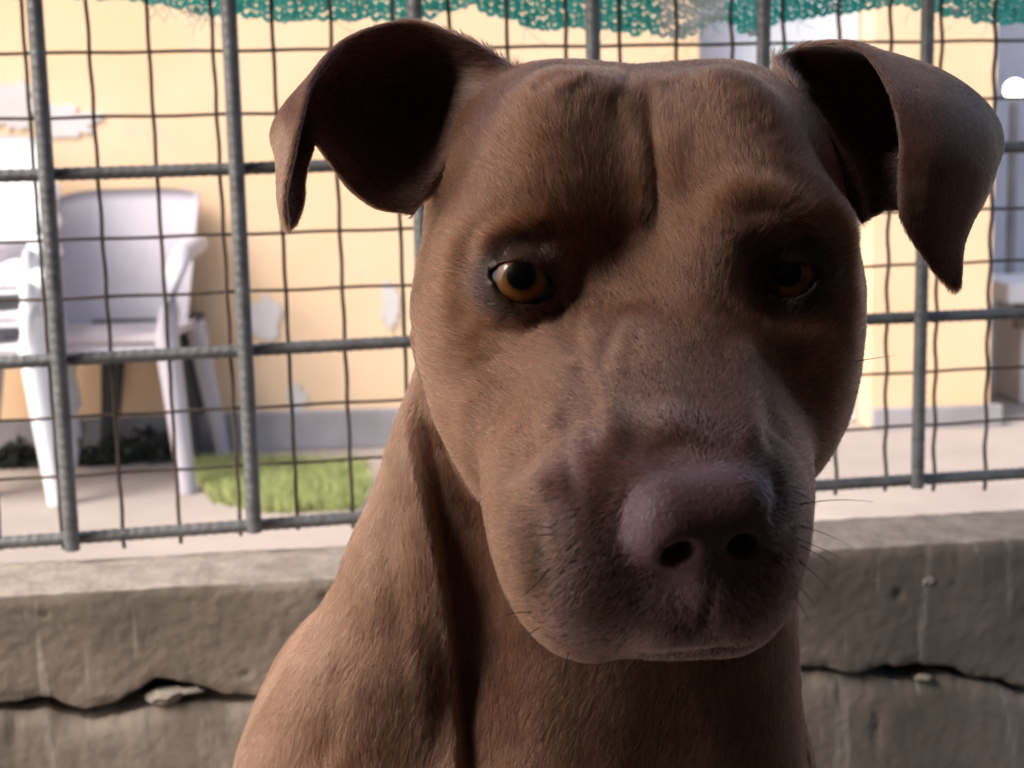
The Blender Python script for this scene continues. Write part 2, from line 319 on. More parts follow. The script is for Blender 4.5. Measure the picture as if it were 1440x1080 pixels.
# ---- knitted shade net tied behind the mesh along the top of the picture
edge_px = [(-120, -6), (100, -4), (200, 2), (300, 24), (380, 27), (450, 29), (540, 28), (600, 28), (640, 12), (660, 10), (700, 24), (750, 41), (800, 42), (850, 44), (900, 48), (940, 52), (962, 56), (1000, 30), (1030, 34), (1055, 56), (1075, 38), (1110, 30), (1170, 22), (1230, 14), (1270, 10), (1310, 22), (1370, 32), (1440, 38), (1560, 30)]
ed = np.array([sh(*q, .032) for q in edge_px])
def net():
    root = tag(empty('shade_net', fw(.4, .032, .9).tolist()), 'teal knitted shade net hanging with a ragged edge behind the fence', 'net')
    lst, old = [], []
    colw = .0088; rowh = .0052; top = 1.02
    th = np.linspace(0, 2 * math.pi, 9, endpoint=False)
    for k in range(int((ed[-1, 0] - ed[0, 0]) / colw)):
        s = ed[0, 0] + colw * k; zb = np.interp(s, ed[:, 0], ed[:, 1]) + RNG.normal(0, .0012)
        sag = .004 * math.sin(s * 14) + .003 * math.sin(s * 37)
        px_ = 720 + (s - .37) * 1690
        pale = .558 - .05 < s < .575 - .0 and s > .515
        nr = int((top - zb) / rowh)
        for r in range(nr):
            z = zb + rowh * (r + .5); j = RNG.normal(0, .0005, 2)
            tilt = RNG.normal(0, .18)
            # one chain stitch: two slanted tapes that meet in a V
            dst = old if (pale or RNG.random() < .03) else lst
            for sg in (-1, 1):
                P = np.array([fw(s + j[0] + sg * .0040, .033 + sag, z + j[1] + .0034 + tilt * .002), fw(s + j[0] + sg * .0024, .0312 + sag, z + j[1] + .0004), fw(s + j[0] + sg * .0003, .032 + sag, z + j[1] - .0026)])
                dst.append(tube(P, [.0011, .0022, .0012], 4))
            if r % 1 == 0 and not pale:      # lay-in tape to the next column
                Q = np.array([fw(s + .002, .034 + sag, z), fw(s + colw * .5, .0355 + sag, z + .0018 * RNG.normal()), fw(s + colw - .002, .034 + sag, z + .001)])
                V, Fq = tube(Q, .0017, 4); (old if RNG.random() < .05 else lst).append((V, Fq))
    for k in range(70):       # loose threads at the torn edge
        s = RNG.choice([RNG.uniform(.09, .14), RNG.uniform(ed[0, 0], ed[-1, 0]), RNG.uniform(.53, .57)]); z = np.interp(s, ed[:, 0], ed[:, 1])
        t = np.linspace(0, 1, 7); L = RNG.uniform(.006, .024); dx = RNG.normal(0, .012); ph = RNG.uniform(0, 6)
        P = np.array([fw(s + dx * q * q + .002 * math.sin(q * 5 + ph), .033 + .003 * math.sin(q * 4 + ph), z + .006 - L * q) for q in t])
        (old if RNG.random() < .5 else lst).append(tube(P, .0003, 3))
    for nm, l, m_ in (('knitted_mesh', lst, M['net']), ('bleached_threads', old, M['netold'])):
        o = link_mesh(nm, tubes_mesh(nm, l), m_, root); o['kind'] = 'stuff'; loc0(o, root)
    rope = tube(np.array([fw(s, .034, 1.02 + .004 * math.sin(s * 9)) for s in np.arange(ed[0, 0] - .1, ed[-1, 0] + .1, .03)]), .004, 8)
    loc0(link_mesh('cord', tubes_mesh('cord', [rope]), M['netold'], root), root)
    V, Fq = tube(np.array([fw(*q) for q in ((.628, .03, .80), (.61, .032, .787), (.592, .031, .779), (.585, .02, .776))]), .0022, 6)
    loc0(link_mesh('twisted_end', np_mesh('twisted_end', V, Fq), M['net'], root), root)
net()

# ---- unseen kennel shell added to shade the dog: roof, solid wall on the right and behind the camera, left side open
bm = bmesh.new()
n = 260; x0r, x1r = -1.15, 2.0; rows = []
for i in range(n):
    x = x0r + (x1r - x0r) * i / (n - 1); zz = .02 * math.sin(x * 2 * math.pi / .076)
    rows.append([bm.verts.new((x, y, 2.05 + zz + .06 * (1 - (y + 1.9) / 3.6) + dz)) for y, dz in ((-1.9, 0), (1.1, 0), (1.1, .003), (-1.9, .003))])
for a, b in zip(rows, rows[1:]):
    for k in range(4): bm.faces.new((a[k], a[(k + 1) % 4], b[(k + 1) % 4], b[k]))
ro = bm_obj('shade_roof', bm, M['roofm'], smooth=True); tag(ro, 'unseen corrugated sheet roof added to shade the dog', 'roof')  # added out of view, trimmed to hold back sun and sky
bm = bmesh.new(); box_bm(bm, .50, .62, -1.3, .74, 0, 2.03); tag(bm_obj('shade_side_wall', bm, M['shadewall'], bevel=.006), 'unseen dark side wall added to shade the dog', 'wall')  # added out of view to darken the right of the face
bm = bmesh.new(); box_bm(bm, -1.3, .497, -1.3, -1.18, 0, 2.03); tag(bm_obj('shade_rear_wall', bm, M['shadewall'], bevel=.006), 'unseen dark rear wall added to shade the dog', 'wall')  # added behind the camera to darken the front of the dog
bm = bmesh.new(); box_bm(bm, -.78, -.68, -1.177, .12, 0, 2.03); tag(bm_obj('shade_partition_wall', bm, M['shadewall'], bevel=.006), 'unseen dark partition added to block sun beside the open side', 'wall')  # added out of view to cut off sun from behind left

# ================================================================== YARD
BYAW = math.radians(1.5)
bc = np.array([0.0, 4.42, GZ]); bx = np.array([math.cos(BYAW), math.sin(BYAW), 0]); by = np.array([-math.sin(BYAW), math.cos(BYAW), 0])
def bw(s, o_, z): return bc + bx * s + by * o_ + np.array([0, 0, z])
def bs(px, py):
    r = ray(px, py); t = ((bc - CAM) @ by) / (r @ by); p = CAM + r * t; return float((p - bc) @ bx), float(p[2] - GZ)
BM = Matrix.Translation(Vector(bc)) @ Matrix.Rotation(BYAW, 4, 'Z')
house = tag(empty('yellow_building', bc.tolist()), 'yellow plastered house with peeling grey patches behind the fence', 'building')
sd0 = bs(985, 300)[0]; sd1 = bs(1226, 300)[0]; send = bs(1398, 300)[0]
def hbox(name, x0, x1, y0, y1, z0, z1, m_, bev=.004):
    bm = bmesh.new(); box_bm(bm, x0, x1, y0, y1, z0, z1, BM); return loc0(bm_obj(name, bm, m_, house, bevel=bev), house)
hbox('wall', -7, sd0, 0, .25, 0, 3.4, M['yellow']); hbox('wall', sd1, send, 0, .25, 0, 3.4, M['yellow'])
hbox('wall', send - .25, send - .002, .252, 6, 0, 3.4, M['yellow'])
hbox('lintel', sd0 + .002, sd1 - .002, .003, .25, 2.75, 3.4, M['yellow'])
hbox('roof', -7.3, send + .35, -.35, 6.3, 3.403, 3.55, M['plinth'])
hbox('plinth', -7, sd0 - .003, -.035, -.002, 0, .12, M['plinth']); hbox('plinth', sd1 + .003, send + .03, -.035, -.002, 0, .07, M['plinth'])
dr = hbox('door', sd0 + .004, sd1 - .004, .14, .19, 0.003, 2.746, M['door'])
for k in range(1, 4):
    hbox('door_rail', sd0 + .03, sd1 - .03, .122, .138, .25 + .68 * (k - 1), .31 + .68 * (k - 1), M['door'])
def patch(px, py, wx, wz, seed):       # spalled patch of bare plaster, a thin raised skim with its own ragged outline
    s, z = bs(px, py); bm = bmesh.new(); n = 90; c0 = bm.verts.new(bw(s, -.006, z)); rim, rim2 = [], []
    for k in range(n):
        a = 2 * math.pi * k / n; q = 1 + .5 * mnoise.noise(Vector((math.cos(a) * 1.6, math.sin(a) * 1.6, seed))) + .35 * mnoise.noise(Vector((math.cos(a) * 5, math.sin(a) * 5, seed)))
        rim.append(bm.verts.new(bw(s + wx * q * math.cos(a), -.006, max(.004, z + wz * q * math.sin(a)))))
        rim2.append(bm.verts.new(bw(s + wx * q * 1.02 * math.cos(a), -.001, max(.002, z + wz * q * 1.02 * math.sin(a)))))
    for k in range(n): bm.faces.new((c0, rim[k], rim[(k + 1) % n])); bm.faces.new((rim[k], rim2[k], rim2[(k + 1) % n], rim[(k + 1) % n]))
    loc0(bm_obj('bare_patch', bm, M['patch'], house), house)
for a in ((20, 150, .07, .07, 1), (98, 172, .085, .045, 2), (372, 445, .055, .06, 3), (415, 560, .03, .05, 4), (548, 430, .03, .07, 5), (1225, 170, .09, .05, 8), (500, 590, .05, .03, 9)):
    patch(*a)
# things past the corner of the house
fb = tag(empty('far_shed', (4.2, 8.2, GZ)), 'pale lilac shed beyond the corner of the yellow house', 'building')
def fbox(name, x0, x1, y0, y1, z0, z1, m_):
    bm = bmesh.new(); box_bm(bm, x0, x1, y0, y1, GZ + z0, GZ + z1); o = bm_obj(name, bm, m_, fb, bevel=.01); return loc0(o, fb)
fbox('wall', 2.3, 7.2, 8.2, 11, 0, 2.3, M['bluewall']); fbox('roof', 2.1, 7.4, 8.0, 11.2, 2.302, 2.42, M['plinth'])
fbox('window', 3.02, 3.35, 8.17, 8.198, .75, 1.35, M['darkmetal'])
fbox('window', 4.3, 4.9, 8.17, 8.198, .75, 1.35, M['darkmetal'])
bench = tag(empty('concrete_bench', (2.3, 5.6, GZ)), 'white topped bench beside the corner of the yellow house', 'bench')
def bbox(name, x0, x1, y0, y1, z0, z1, m_):
    bm = bmesh.new(); box_bm(bm, x0, x1, y0, y1, GZ + z0, GZ + z1); return loc0(bm_obj(name, bm, m_, bench, bevel=.008), bench)
g = ground_pt(1405, 575, GZ); bxx, byy = g[0], g[1]
bbox('seat', bxx + .02, bxx + 1.5, byy, byy + .4, .36, .43, M['whitechair'])
bbox('apron', bxx + .06, bxx + 1.46, byy + .03, byy + .06, .27, .358, M['bark'])
bbox('leg', bxx + .10, bxx + .30, byy + .08, byy + .35, 0.002, .358, M['patch']); bbox('leg', bxx + 1.2, bxx + 1.4, byy + .08, byy + .35, 0.002, .358, M['patch'])
# bright white spot built as a glowing globe on a post
lp = Wp(1427, 126, 7.0)
glow_globe = tag(empty('bright_globe', (lp[0], lp[1], GZ)), 'glowing white globe on a post past the house corner', 'glow_globe')
V, Fq = tube([(lp[0], lp[1], GZ), (lp[0], lp[1], GZ + .6), (lp[0], lp[1], lp[2] - .045)], .025, 10); loc0(link_mesh('post', np_mesh('post', V, Fq), M['plinth'], glow_globe), glow_globe)
bm = bmesh.new(); bmesh.ops.create_uvsphere(bm, u_segments=24, v_segments=16, radius=.05); bmesh.ops.translate(bm, vec=Vector(lp), verts=bm.verts)
gl = mat('lit_globe', (.9, .9, .88), .3); gp = gl.node_tree.nodes['Principled BSDF']; gp.inputs['Emission Color'].default_value = (1, .97, .92, 1); gp.inputs['Emission Strength'].default_value = 4
loc0(bm_obj('globe', bm, gl, glow_globe, smooth=True), glow_globe)
# far tree
def tree(x, y, h, seed):
    rt = tag(empty('tree', (x, y, GZ)), 'leafy green tree above the lilac shed', 'tree'); rg = np.random.default_rng(seed); L = []
    L.append(tube([(x, y, GZ), (x + .05, y, GZ + h * .3), (x, y + .05, GZ + h * .6), (x, y, GZ + h * .85)], [.16, .12, .08, .02], 9))
    for k in range(9):
        a = k * 2.4; z = GZ + h * (.35 + .05 * k); L.append(tube([(x, y, z), (x + .7 * math.cos(a), y + .7 * math.sin(a), z + .5), (x + 1.3 * math.cos(a), y + 1.3 * math.sin(a), z + .7)], [.05, .03, .01], 6))
    loc0(link_mesh('trunk', tubes_mesh('trunk', L), M['bark'], rt), rt)
    N = 9000; c_ = rg.normal(0, 1, (26, 3)) * [h * .2, h * .2, h * .15] + [x, y, GZ + h * .72]
    P = c_[rg.integers(0, 26, N)] + rg.normal(0, h * .055, (N, 3)); d1 = rg.normal(0, 1, (N, 3)); d1 /= np.linalg.norm(d1, axis=1)[:, None]
    d2 = np.cross(d1, rg.normal(0, 1, (N, 3))); d2 /= np.linalg.norm(d2, axis=1)[:, None]; s = .07
    V = np.stack([P - d1 * s, P + d2 * s * .5, P + d1 * s, P - d2 * s * .5], 1).reshape(-1, 3)
    loc0(link_mesh('crown', np_mesh('crown', V, np.arange(N * 4).reshape(-1, 4)), M['leaf'], rt), rt)
tree(5.6, 13.2, 5.2, 3)
tree2 = None

# grass patch and dark plants at the foot of the wall
def grass():
    gp_ = [ground_pt(*q, GZ) for q in ((262, 655), (330, 650), (515, 655), (520, 690), (505, 716), (380, 722), (300, 708))]
    poly = np.array(gp_)[:, :2]; N = 9000
    lo, hi = poly.min(0), poly.max(0); P = RNG.uniform(lo, hi, (N * 3, 2))
    ins = np.zeros(len(P), bool); j = len(poly) - 1
    for i in range(len(poly)):
        c_ = ((poly[i, 1] > P[:, 1]) != (poly[j, 1] > P[:, 1])) & (P[:, 0] < (poly[j, 0] - poly[i, 0]) * (P[:, 1] - poly[i, 1]) / (poly[j, 1] - poly[i, 1] + 1e-9) + poly[i, 0]); ins ^= c_; j = i
    P = P[ins][:N]; n_ = len(P); a = RNG.uniform(0, 6.28, n_); h = RNG.uniform(.02, .05, n_); w_ = .003
    d = np.c_[np.cos(a), np.sin(a), 0 * a]; b = np.c_[P, np.full(n_, GZ - .004)]
    V = np.stack([b - d * w_, b + d * w_, b + np.c_[np.cos(a * 3), np.sin(a * 3), 0 * a] * h[:, None] * .5 + np.c_[0 * h, 0 * h, h]], 1).reshape(-1, 3)
    o = link_mesh('grass', np_mesh('grass', V, np.arange(n_ * 3).reshape(-1, 3)), M['grass']); o['kind'] = 'stuff'; tag(o, 'bright green grass patch in front of the yellow wall', 'grass')
grass()
def weed(px, py, r, h, seed, label):
    g = ground_pt(px, py, GZ); rg = np.random.default_rng(seed); n_ = 260
    a = rg.uniform(0, 6.28, n_); rr = r * np.sqrt(rg.uniform(0, 1, n_)); P = np.c_[g[0] + rr * np.cos(a), g[1] + .5 * rr * np.sin(a), GZ + rg.uniform(.002, h, n_) * (1 - .6 * rr / r)]
    d1 = rg.normal(0, 1, (n_, 3)); d1 /= np.linalg.norm(d1, axis=1)[:, None]; d2 = np.cross(d1, rg.normal(0, 1, (n_, 3))); d2 /= np.linalg.norm(d2, axis=1)[:, None]; s = .022
    V = np.stack([P - d1 * s, P + d2 * s * .4, P + d1 * s, P - d2 * s * .4], 1).reshape(-1, 3)
    rt = tag(empty('weed_clump', (g[0], g[1], GZ)), label, 'plant')
    loc0(link_mesh('foliage', np_mesh('foliage', V, np.arange(n_ * 4).reshape(-1, 4)), M['leafd'], rt), rt)
    L = [tube([(g[0], g[1], GZ - .01), (g[0] + r * .5 * math.cos(q), g[1] + r * .3 * math.sin(q), GZ + h * .8)], [.004, .002], 5) for q in (0, 1.5, 3, 4.4)]
    loc0(link_mesh('stem', tubes_mesh('stem', L), M['bark'], rt), rt)
M['leafd'] = mat('dark_leaf', (.035, .045, .03), .7, (.02, .022, .02), 20)
weed(212, 648, .13, .12, 1, 'dark weed clump under the grey chair seat by the yellow wall'); weed(150, 652, .10, .08, 2, 'small dark weed clump beside the front leg of the grey chair'); weed(28, 655, .1, .09, 3, 'dark weed clump behind the white chairs')

# ---- plastic chairs
def rbox(bm, x0, x1, y0, y1, z0, z1, M_=None): return box_bm(bm, x0, x1, y0, y1, z0, z1, M_)
def chair(name, label, m_, loc, rz, sc_=1.0, group=None, zoff=0.0):
    rt = tag(empty(name, (loc[0], loc[1], loc[2] + zoff), rz), label, 'chair', group); rt.scale = (sc_,) * 3
    # seat : dished sheet
    nx, ny = 15, 15; V = []
    for sgn in (0, -.022):
        for i in range(nx):
            for j in range(ny):
                x = -.235 + .47 * i / 14; y = -.23 + .46 * j / 14; wd = 1 - .12 * (j / 14); q = 1 - (2 * i / 14 - 1) ** 2
                V.append((x * wd, y, .435 - .016 * q * (1 - (2 * j / 14 - 1) ** 2) + (-.03 * max(0, (j / 14 - .0) * -1)) - (.018 if j == 0 else 0) + sgn))
    Fq = np.vstack([grid_faces(nx, ny), grid_faces(nx, ny, off=nx * ny)[:, ::-1]]); ed_ = [i * ny for i in range(nx)] + [(nx - 1) * ny + j for j in range(1, ny)] + [i * ny + ny - 1 for i in range(nx - 2, -1, -1)] + [j for j in range(ny - 2, 0, -1)]
    sk = [(ed_[k], ed_[(k + 1) % len(ed_)], ed_[(k + 1) % len(ed_)] + nx * ny, ed_[k] + nx * ny) for k in range(len(ed_))]
    link_mesh('seat', np_mesh('seat', V, np.vstack([Fq, sk])), m_, rt)
    # back : curved panel, wider at the top
    V = []
    for dy in (0, .014):
        for i in range(17):
            for j in range(13):
                t = j / 12; x = (-1 + 2 * i / 16) * (.185 + .035 * t); y = .20 + .11 * t + dy - .05 * (2 * i / 16 - 1) ** 2 * -1 * -.6; z = .40 + .43 * t - .02 * t * (2 * i / 16 - 1) ** 4
                V.append((x, y, z))
    nx, ny = 17, 13; Fq = np.vstack([grid_faces(nx, ny), grid_faces(nx, ny, off=nx * ny)[:, ::-1]]); ed_ = [i * ny for i in range(nx)] + [(nx - 1) * ny + j for j in range(1, ny)] + [i * ny + ny - 1 for i in range(nx - 2, -1, -1)] + [j for j in range(ny - 2, 0, -1)]
    sk = [(ed_[k], ed_[(k + 1) % len(ed_)], ed_[(k + 1) % len(ed_)] + nx * ny, ed_[k] + nx * ny) for k in range(len(ed_))]
    link_mesh('backrest', np_mesh('backrest', V, np.vstack([Fq, sk])), m_, rt)
    for sx in (-1, 1):
        V, Fq = tube([(sx * .24, -.215, .43), (sx * .265, -.235, .2), (sx * .285, -.25, 0.0)], [.034, .029, .024], 8); V[:, 2] = np.clip(V[:, 2], 0.001, 9); link_mesh('leg', np_mesh('leg', V, Fq), m_, rt)
        V, Fq = tube([(sx * .20, .215, .43), (sx * .225, .25, .2), (sx * .245, .285, 0.0)], [.032, .028, .024], 8); V[:, 2] = np.clip(V[:, 2], 0.001, 9); link_mesh('leg', np_mesh('leg', V, Fq), m_, rt)
        V, Fq = tube([(sx * .205, .245, .64), (sx * .25, .15, .665), (sx * .275, 0, .665), (sx * .275, -.13, .65), (sx * .27, -.20, .60), (sx * .255, -.215, .5), (sx * .24, -.215, .42)], [.022, .026, .03, .03, .028, .027, .03], 8); V[:, 0] = V[:, 0]; link_mesh('armrest', np_mesh('armrest', V, Fq), m_, rt)
    return rt
g1 = ground_pt(118, 690, GZ); g2 = ground_pt(330, 668, GZ)
cxy = (g1 + g2) / 2
chair('plastic_chair', 'grey lilac plastic armchair standing against the yellow wall', M['greychair'], (cxy[0] - .16, cxy[1] + .12, GZ), math.radians(-3), 1.0)
g3 = ground_pt(70, 712, GZ)
for k in range(3):
    chair('white_chair', ['lowest white plastic chair in the stack beside the grey chair', 'middle white plastic chair in the stack beside the grey chair', 'topmost white plastic chair in the stack beside the grey chair'][k], M['whitechair'], (g3[0] - .30, g3[1] + .22 + .02 * k, GZ), math.radians(8), 1.0, 'stacked white chairs', .085 * k)
g4 = ground_pt(283, 640, GZ)
stl = tag(empty('metal_stool', (g4[0], g4[1], GZ)), 'black metal stool behind the grey plastic chair', 'stool')
for dx, dy in ((0, 0), (-.28, 0), (0, .14), (-.28, .14)):
    V, Fq = tube([(g4[0] + dx, g4[1] + dy - .05, GZ + .001), (g4[0] + dx * .75 - .035, g4[1] + dy * .9 - .05, GZ + .42)], [.02, .024], 8); loc0(link_mesh('leg', np_mesh('leg', V, Fq), M['darkmetal'], stl), stl)
bm = bmesh.new(); box_bm(bm, g4[0] - .29, g4[0] + .02, g4[1] - .08, g4[1] + .11, GZ + .415, GZ + .44); loc0(bm_obj('seat', bm, M['darkmetal'], stl, bevel=.006), stl)

#DOG_BEGIN
# ================================================================== DOG
# distance field in camera-aligned metres: x right, y up, z depth
def V3(*a): return np.array(a, np.float32)
def ell(P, c, r, A=None):
    q = P - np.asarray(c, np.float32)
    if A is not None: q = q @ np.asarray(A, np.float32)
    r = np.asarray(r, np.float32); a = q / r; k0 = np.sqrt((a * a).sum(1)); b = a / r; k1 = np.sqrt((b * b).sum(1)) + 1e-9
    return k0 * (k0 - 1) / k1
def rc(P, a, b, ra, rb, sq=None):
    a = np.asarray(a, np.float32); b = np.asarray(b, np.float32); ba = b - a; pa = P - a
    h = np.clip(pa @ ba / (ba @ ba), 0, 1)[:, None]; q = pa - h * ba
    if sq is not None: q = q * np.asarray(sq, np.float32)
    return np.sqrt((q * q).sum(1)) - (ra + (rb - ra) * h[:, 0])
def rbox3(P, c, A, hb, r):
    q = np.abs((P - np.asarray(c, np.float32)) @ np.asarray(A, np.float32)) - np.asarray(hb, np.float32) + r
    return np.sqrt((np.maximum(q, 0) ** 2).sum(1)) + np.minimum(q.max(1), 0) - r
def su(a, b, k):
    h = np.clip(.5 + .5 * (b - a) / k, 0, 1); return b + (a - b) * h - k * h * (1 - h)
def ss(a, b, k):          # carve b out of a
    return -su(-a, b, k)
def rotz(d): c_, s_ = math.cos(math.radians(d)), math.sin(math.radians(d)); return np.array([[c_, s_, 0], [-s_, c_, 0], [0, 0, 1]]).T
def rotx(d): c_, s_ = math.cos(math.radians(d)), math.sin(math.radians(d)); return np.array([[1, 0, 0], [0, c_, -s_], [0, s_, c_]])
X0 = .045
def H(u, v, w_): return V3(X0 + u / 1000, v / 1000, w_ / 1000)     # head millimetres
EYE = {-1: cp(732, 396, .441), 1: cp(1110, 391, .446)}
ER = .0118
def wc(x, y, z): return world2cam(np.array([[x, y, z]]))[0]

NC = cp(990, 742, .352)
def _nf():
    a, b, c_ = math.radians(10), math.radians(-8), math.radians(5)      # turned to the right, tipped down, rolled
    ry = np.array([[math.cos(a), 0, math.sin(a)], [0, 1, 0], [-math.sin(a), 0, math.cos(a)]]); rx = np.array([[1, 0, 0], [0, math.cos(b), -math.sin(b)], [0, math.sin(b), math.cos(b)]])
    rz = np.array([[math.cos(c_), -math.sin(c_), 0], [math.sin(c_), math.cos(c_), 0], [0, 0, 1]]); return rz @ ry.T @ rx
NFR = _nf()
def NP(P): return ((P - NC.astype(np.float32)) @ NFR.astype(np.float32))      # nose frame
_m = H(2, -20, 367).astype(float) - H(0, 10, 420); _m /= np.linalg.norm(_m); _x = np.cross([0, 1, 0], _m); _x /= np.linalg.norm(_x)
MZA = np.stack([_x, np.cross(_m, _x), _m], 1)
def head_sdf(P):
    d = ell(P, H(0, 50, 515), V3(.066, .064, .076))
    for s in (-1, 1):
        d = su(d, ell(P, H(s * 33, 56, 518), V3(.043, .060, .064)), .016)        # temples
        k_ = 44 if s < 0 else 38.5
        d = su(d, ell(P, H(s * k_, 12 if s < 0 else 19, 492), V3(.031, .047 if s < 0 else .042, .058)), .02)          # cheek muscle
        d = su(d, ell(P, H(s * (k_ + 14), 26, 478), V3(.014, .022, .03)), .02)           # cheek bone
        d = su(d, ell(P, H(s * 36, 50 if s < 0 else 53, 453 if s < 0 else 443), V3(.024, .013, .014), rotz(s * -14)), .020)   # brow
        d = su(d, ell(P, H(-29 if s < 0 else 23, 60, 459 if s < 0 else 455), V3(.021, .038, .0135)), .026)         # frontal bulges
        d = su(d, ell(P, H(s * 38, -6, 458), V3(.021, .030, .026)), .024)          # below the eye
    d = ss(d, rc(P, H(-4, 88, 430), H(-3, 34, 425), .0035, .0055), .040)           # hollow between the brows
    d = su(d, rc(P, H(-36, -4, 456), H(-26, -32, 404), .018, .022), .02); d = su(d, rc(P, H(33, -4, 456), H(18, -30, 404), .017, .018), .02)
    d = su(d, ell(P, H(15, 27, 440), V3(.012, .020, .0115)), .016)
    # muzzle
    d = su(d, rc(P, H(0, -6, 450), H(1, -34, 388), .036, .0275), .022)
    d = su(d, rbox3(P, H(1, -15.5, 400), MZA, (.0165, .0175, .033), .010), .020)
    d = su(d, ell(P, H(-17, -37, 381), V3(.019, .022, .022)), .014)            # bridge
    d = su(d, ell(P, H(-25, -43, 390), V3(.0245, .033, .036), rotz(8)), .012)      # flews
    d = su(d, ell(P, H(14, -43, 386), V3(.0200, .0305, .035), rotz(-6)), .012)
    d = su(d, ell(P, H(0, -52, 378), V3(.023, .0165, .0225)), .012)
    d = su(d, ell(P, H(-30, -28, 418), V3(.020, .034, .034)), .012)
    d = su(d, ell(P, H(21, -28, 420), V3(.017, .034, .034)), .012)
    d = su(d, ell(P, H(-4, -61.5, 392), V3(.024, .0135, .034)), .003)               # chin
    d = su(d, rc(P, H(-12, -52, 415), H(-36, -22, 490), .018, .026), .012); d = su(d, rc(P, H(10, -52, 415), H(27, -16, 490), .018, .024), .012)
    # nose pad
    Pn = NP(P)
    d = su(d, rbox3(Pn, (0, .0022, .0065), np.eye(3), (.0180, .0114, .0148), .0110), .007)
    for s in (-1, 1): d = su(d, ell(Pn, V3(s * .0115, -.001, .004), V3(.0070, .0074, .0090)), .0035)
    d = su(d, ell(Pn, V3(0, -.009, .004), V3(.0065, .011, .009)), .005)
    for s in (-1, 1):
        d = ss(d, ell(Pn, V3(s * .0082, -.0046, -.008), V3(.0042, .0033, .012), rotz(-s * 20)), .0018)
        d = ss(d, rc(Pn, V3(s * .009, -.0064, -.007), V3(s * .0165, -.0088, -.003), .0017, .0009), .0018)
    d = ss(d, rc(Pn, V3(0, -.010, -.0075), V3(-.001, -.024, .001), .0006, .0005), .002)
    # eyes
    for s in (-1, 1):
        e = EYE[s].astype(np.float32)
        d = ss(d, ell(P, e + V3(s * .002, -.001, -.011), V3(.0135, .0100, .0100)), .016)
        d = su(d, ell(P, e + V3(0, 0, .0004), V3(ER + .0016, ER + .0016, ER + .0016)), .008)
        px = 720 + P[:, 0] / P[:, 2] * F; py = 540 - P[:, 1] / P[:, 2] * F
        if s < 0: a, b, ax, ay, cx, cy = 0.30, 0, 47, 27.5, 735, 398
        else: a, b, ax, ay, cx, cy = -0.25, 0, 42, 24, 1110, 395
        dx, dy = px - cx, py - cy; dx, dy = dx * math.cos(a) + dy * math.sin(a), -dx * math.sin(a) + dy * math.cos(a)
        Rr = (ax * ax + ay * ay) / (2 * ay); ap = np.maximum(np.hypot(dx, dy - (Rr - ay)), np.hypot(dx, dy + (Rr - ay))) - Rr      # almond opening
        ap = ap * .00022
        ap = np.maximum(ap, P[:, 2] - e[2] - .002)
        d = ss(d, ap, .0012)
    return d

def body_sdf(P):
    d = rc(P, V3(.047, .025, .562), V3(.022, -.17, .650), .070, .094)               # neck
    d = su(d, su(rc(P, V3(-.006, .005, .549), V3(-.031, -.075, .572), .030, .033), rc(P, V3(-.031, -.075, .572), V3(-.070, -.17, .596), .033, .046), .01), .009)       # near side of the neck into the shoulder
    d = su(d, rc(P, V3(.066, -.02, .57), V3(.073, -.17, .61), .043, .053), .012)
    for s, x in ((-1, -.080), (1, .080)):
        d = su(d, ell(P, wc(x, .63, .37), V3(.058, .13, .085)), .03)              # shoulder
    d = su(d, rc(P, wc(-.005, .62, .40), wc(-.03, .76, .27), .118, .112), .03)    # chest, ribs
    d = su(d, ell(P, wc(0, .57, .30), V3(.055, .08, .05)), .03)                   # breastbone
    d = su(d, rc(P, wc(-.03, .76, .27), wc(-.05, .84, .16), .108, .095), .04)     # loin, pelvis
    for s, x in ((-1, -.10), (1, .09)):
        e = wc(x, .655, .25); k_ = wc(x * .92, .60, .11); f = wc(x * .9, .585, .03)
        d = su(d, rc(P, wc(x, .64, .34), e, .055, .036), .02); d = su(d, rc(P, e, k_, .034, .025), .012); d = su(d, rc(P, k_, f, .025, .023), .01)
        d = su(d, rc(P, f, wc(x * .9, .545, .022), .024, .022), .008)
        for t in (-1.5, -.5, .5, 1.5): d = su(d, ell(P, wc(x * .9 + t * .014, .525 + abs(t) * .006, .018), V3(.010, .016, .018)), .004)
        hx = -.05 + s * .125
        d = su(d, ell(P, wc(hx, .78, .15), V3(.05, .115, .11)), .03)              # thigh
        kn = wc(hx + s * .01, .69, .17); hk = wc(hx + s * .01, .82, .045); ft = wc(hx + s * .015, .66, .025)
        d = su(d, rc(P, kn, hk, .04, .026), .02); d = su(d, rc(P, hk, ft, .025, .024), .012)
        for t in (-1.5, -.5, .5, 1.5): d = su(d, ell(P, wc(hx + s * .015 + t * .014, .635 + abs(t) * .006, .018), V3(.010, .016, .018)), .004)
    tp = [(-.05, .90, .10), (-.10, .935, .05), (-.20, .93, .028), (-.32, .88, .022), (-.40, .80, .02)]
    for q in range(4): d = su(d, rc(P, wc(*tp[q]), wc(*tp[q + 1]), .026 - .005 * q, .021 - .005 * q), .01)
    return d

def dog_sdf(P):
    P = P.astype(np.float32); d = body_sdf(P)
    m = (P[:, 1] > -.13) & (P[:, 2] < .64) & (np.abs(P[:, 0] - X0) < .14)
    if m.any():
        h = head_sdf(P[m]); d[m] = su(d[m], h, .009)
    return d

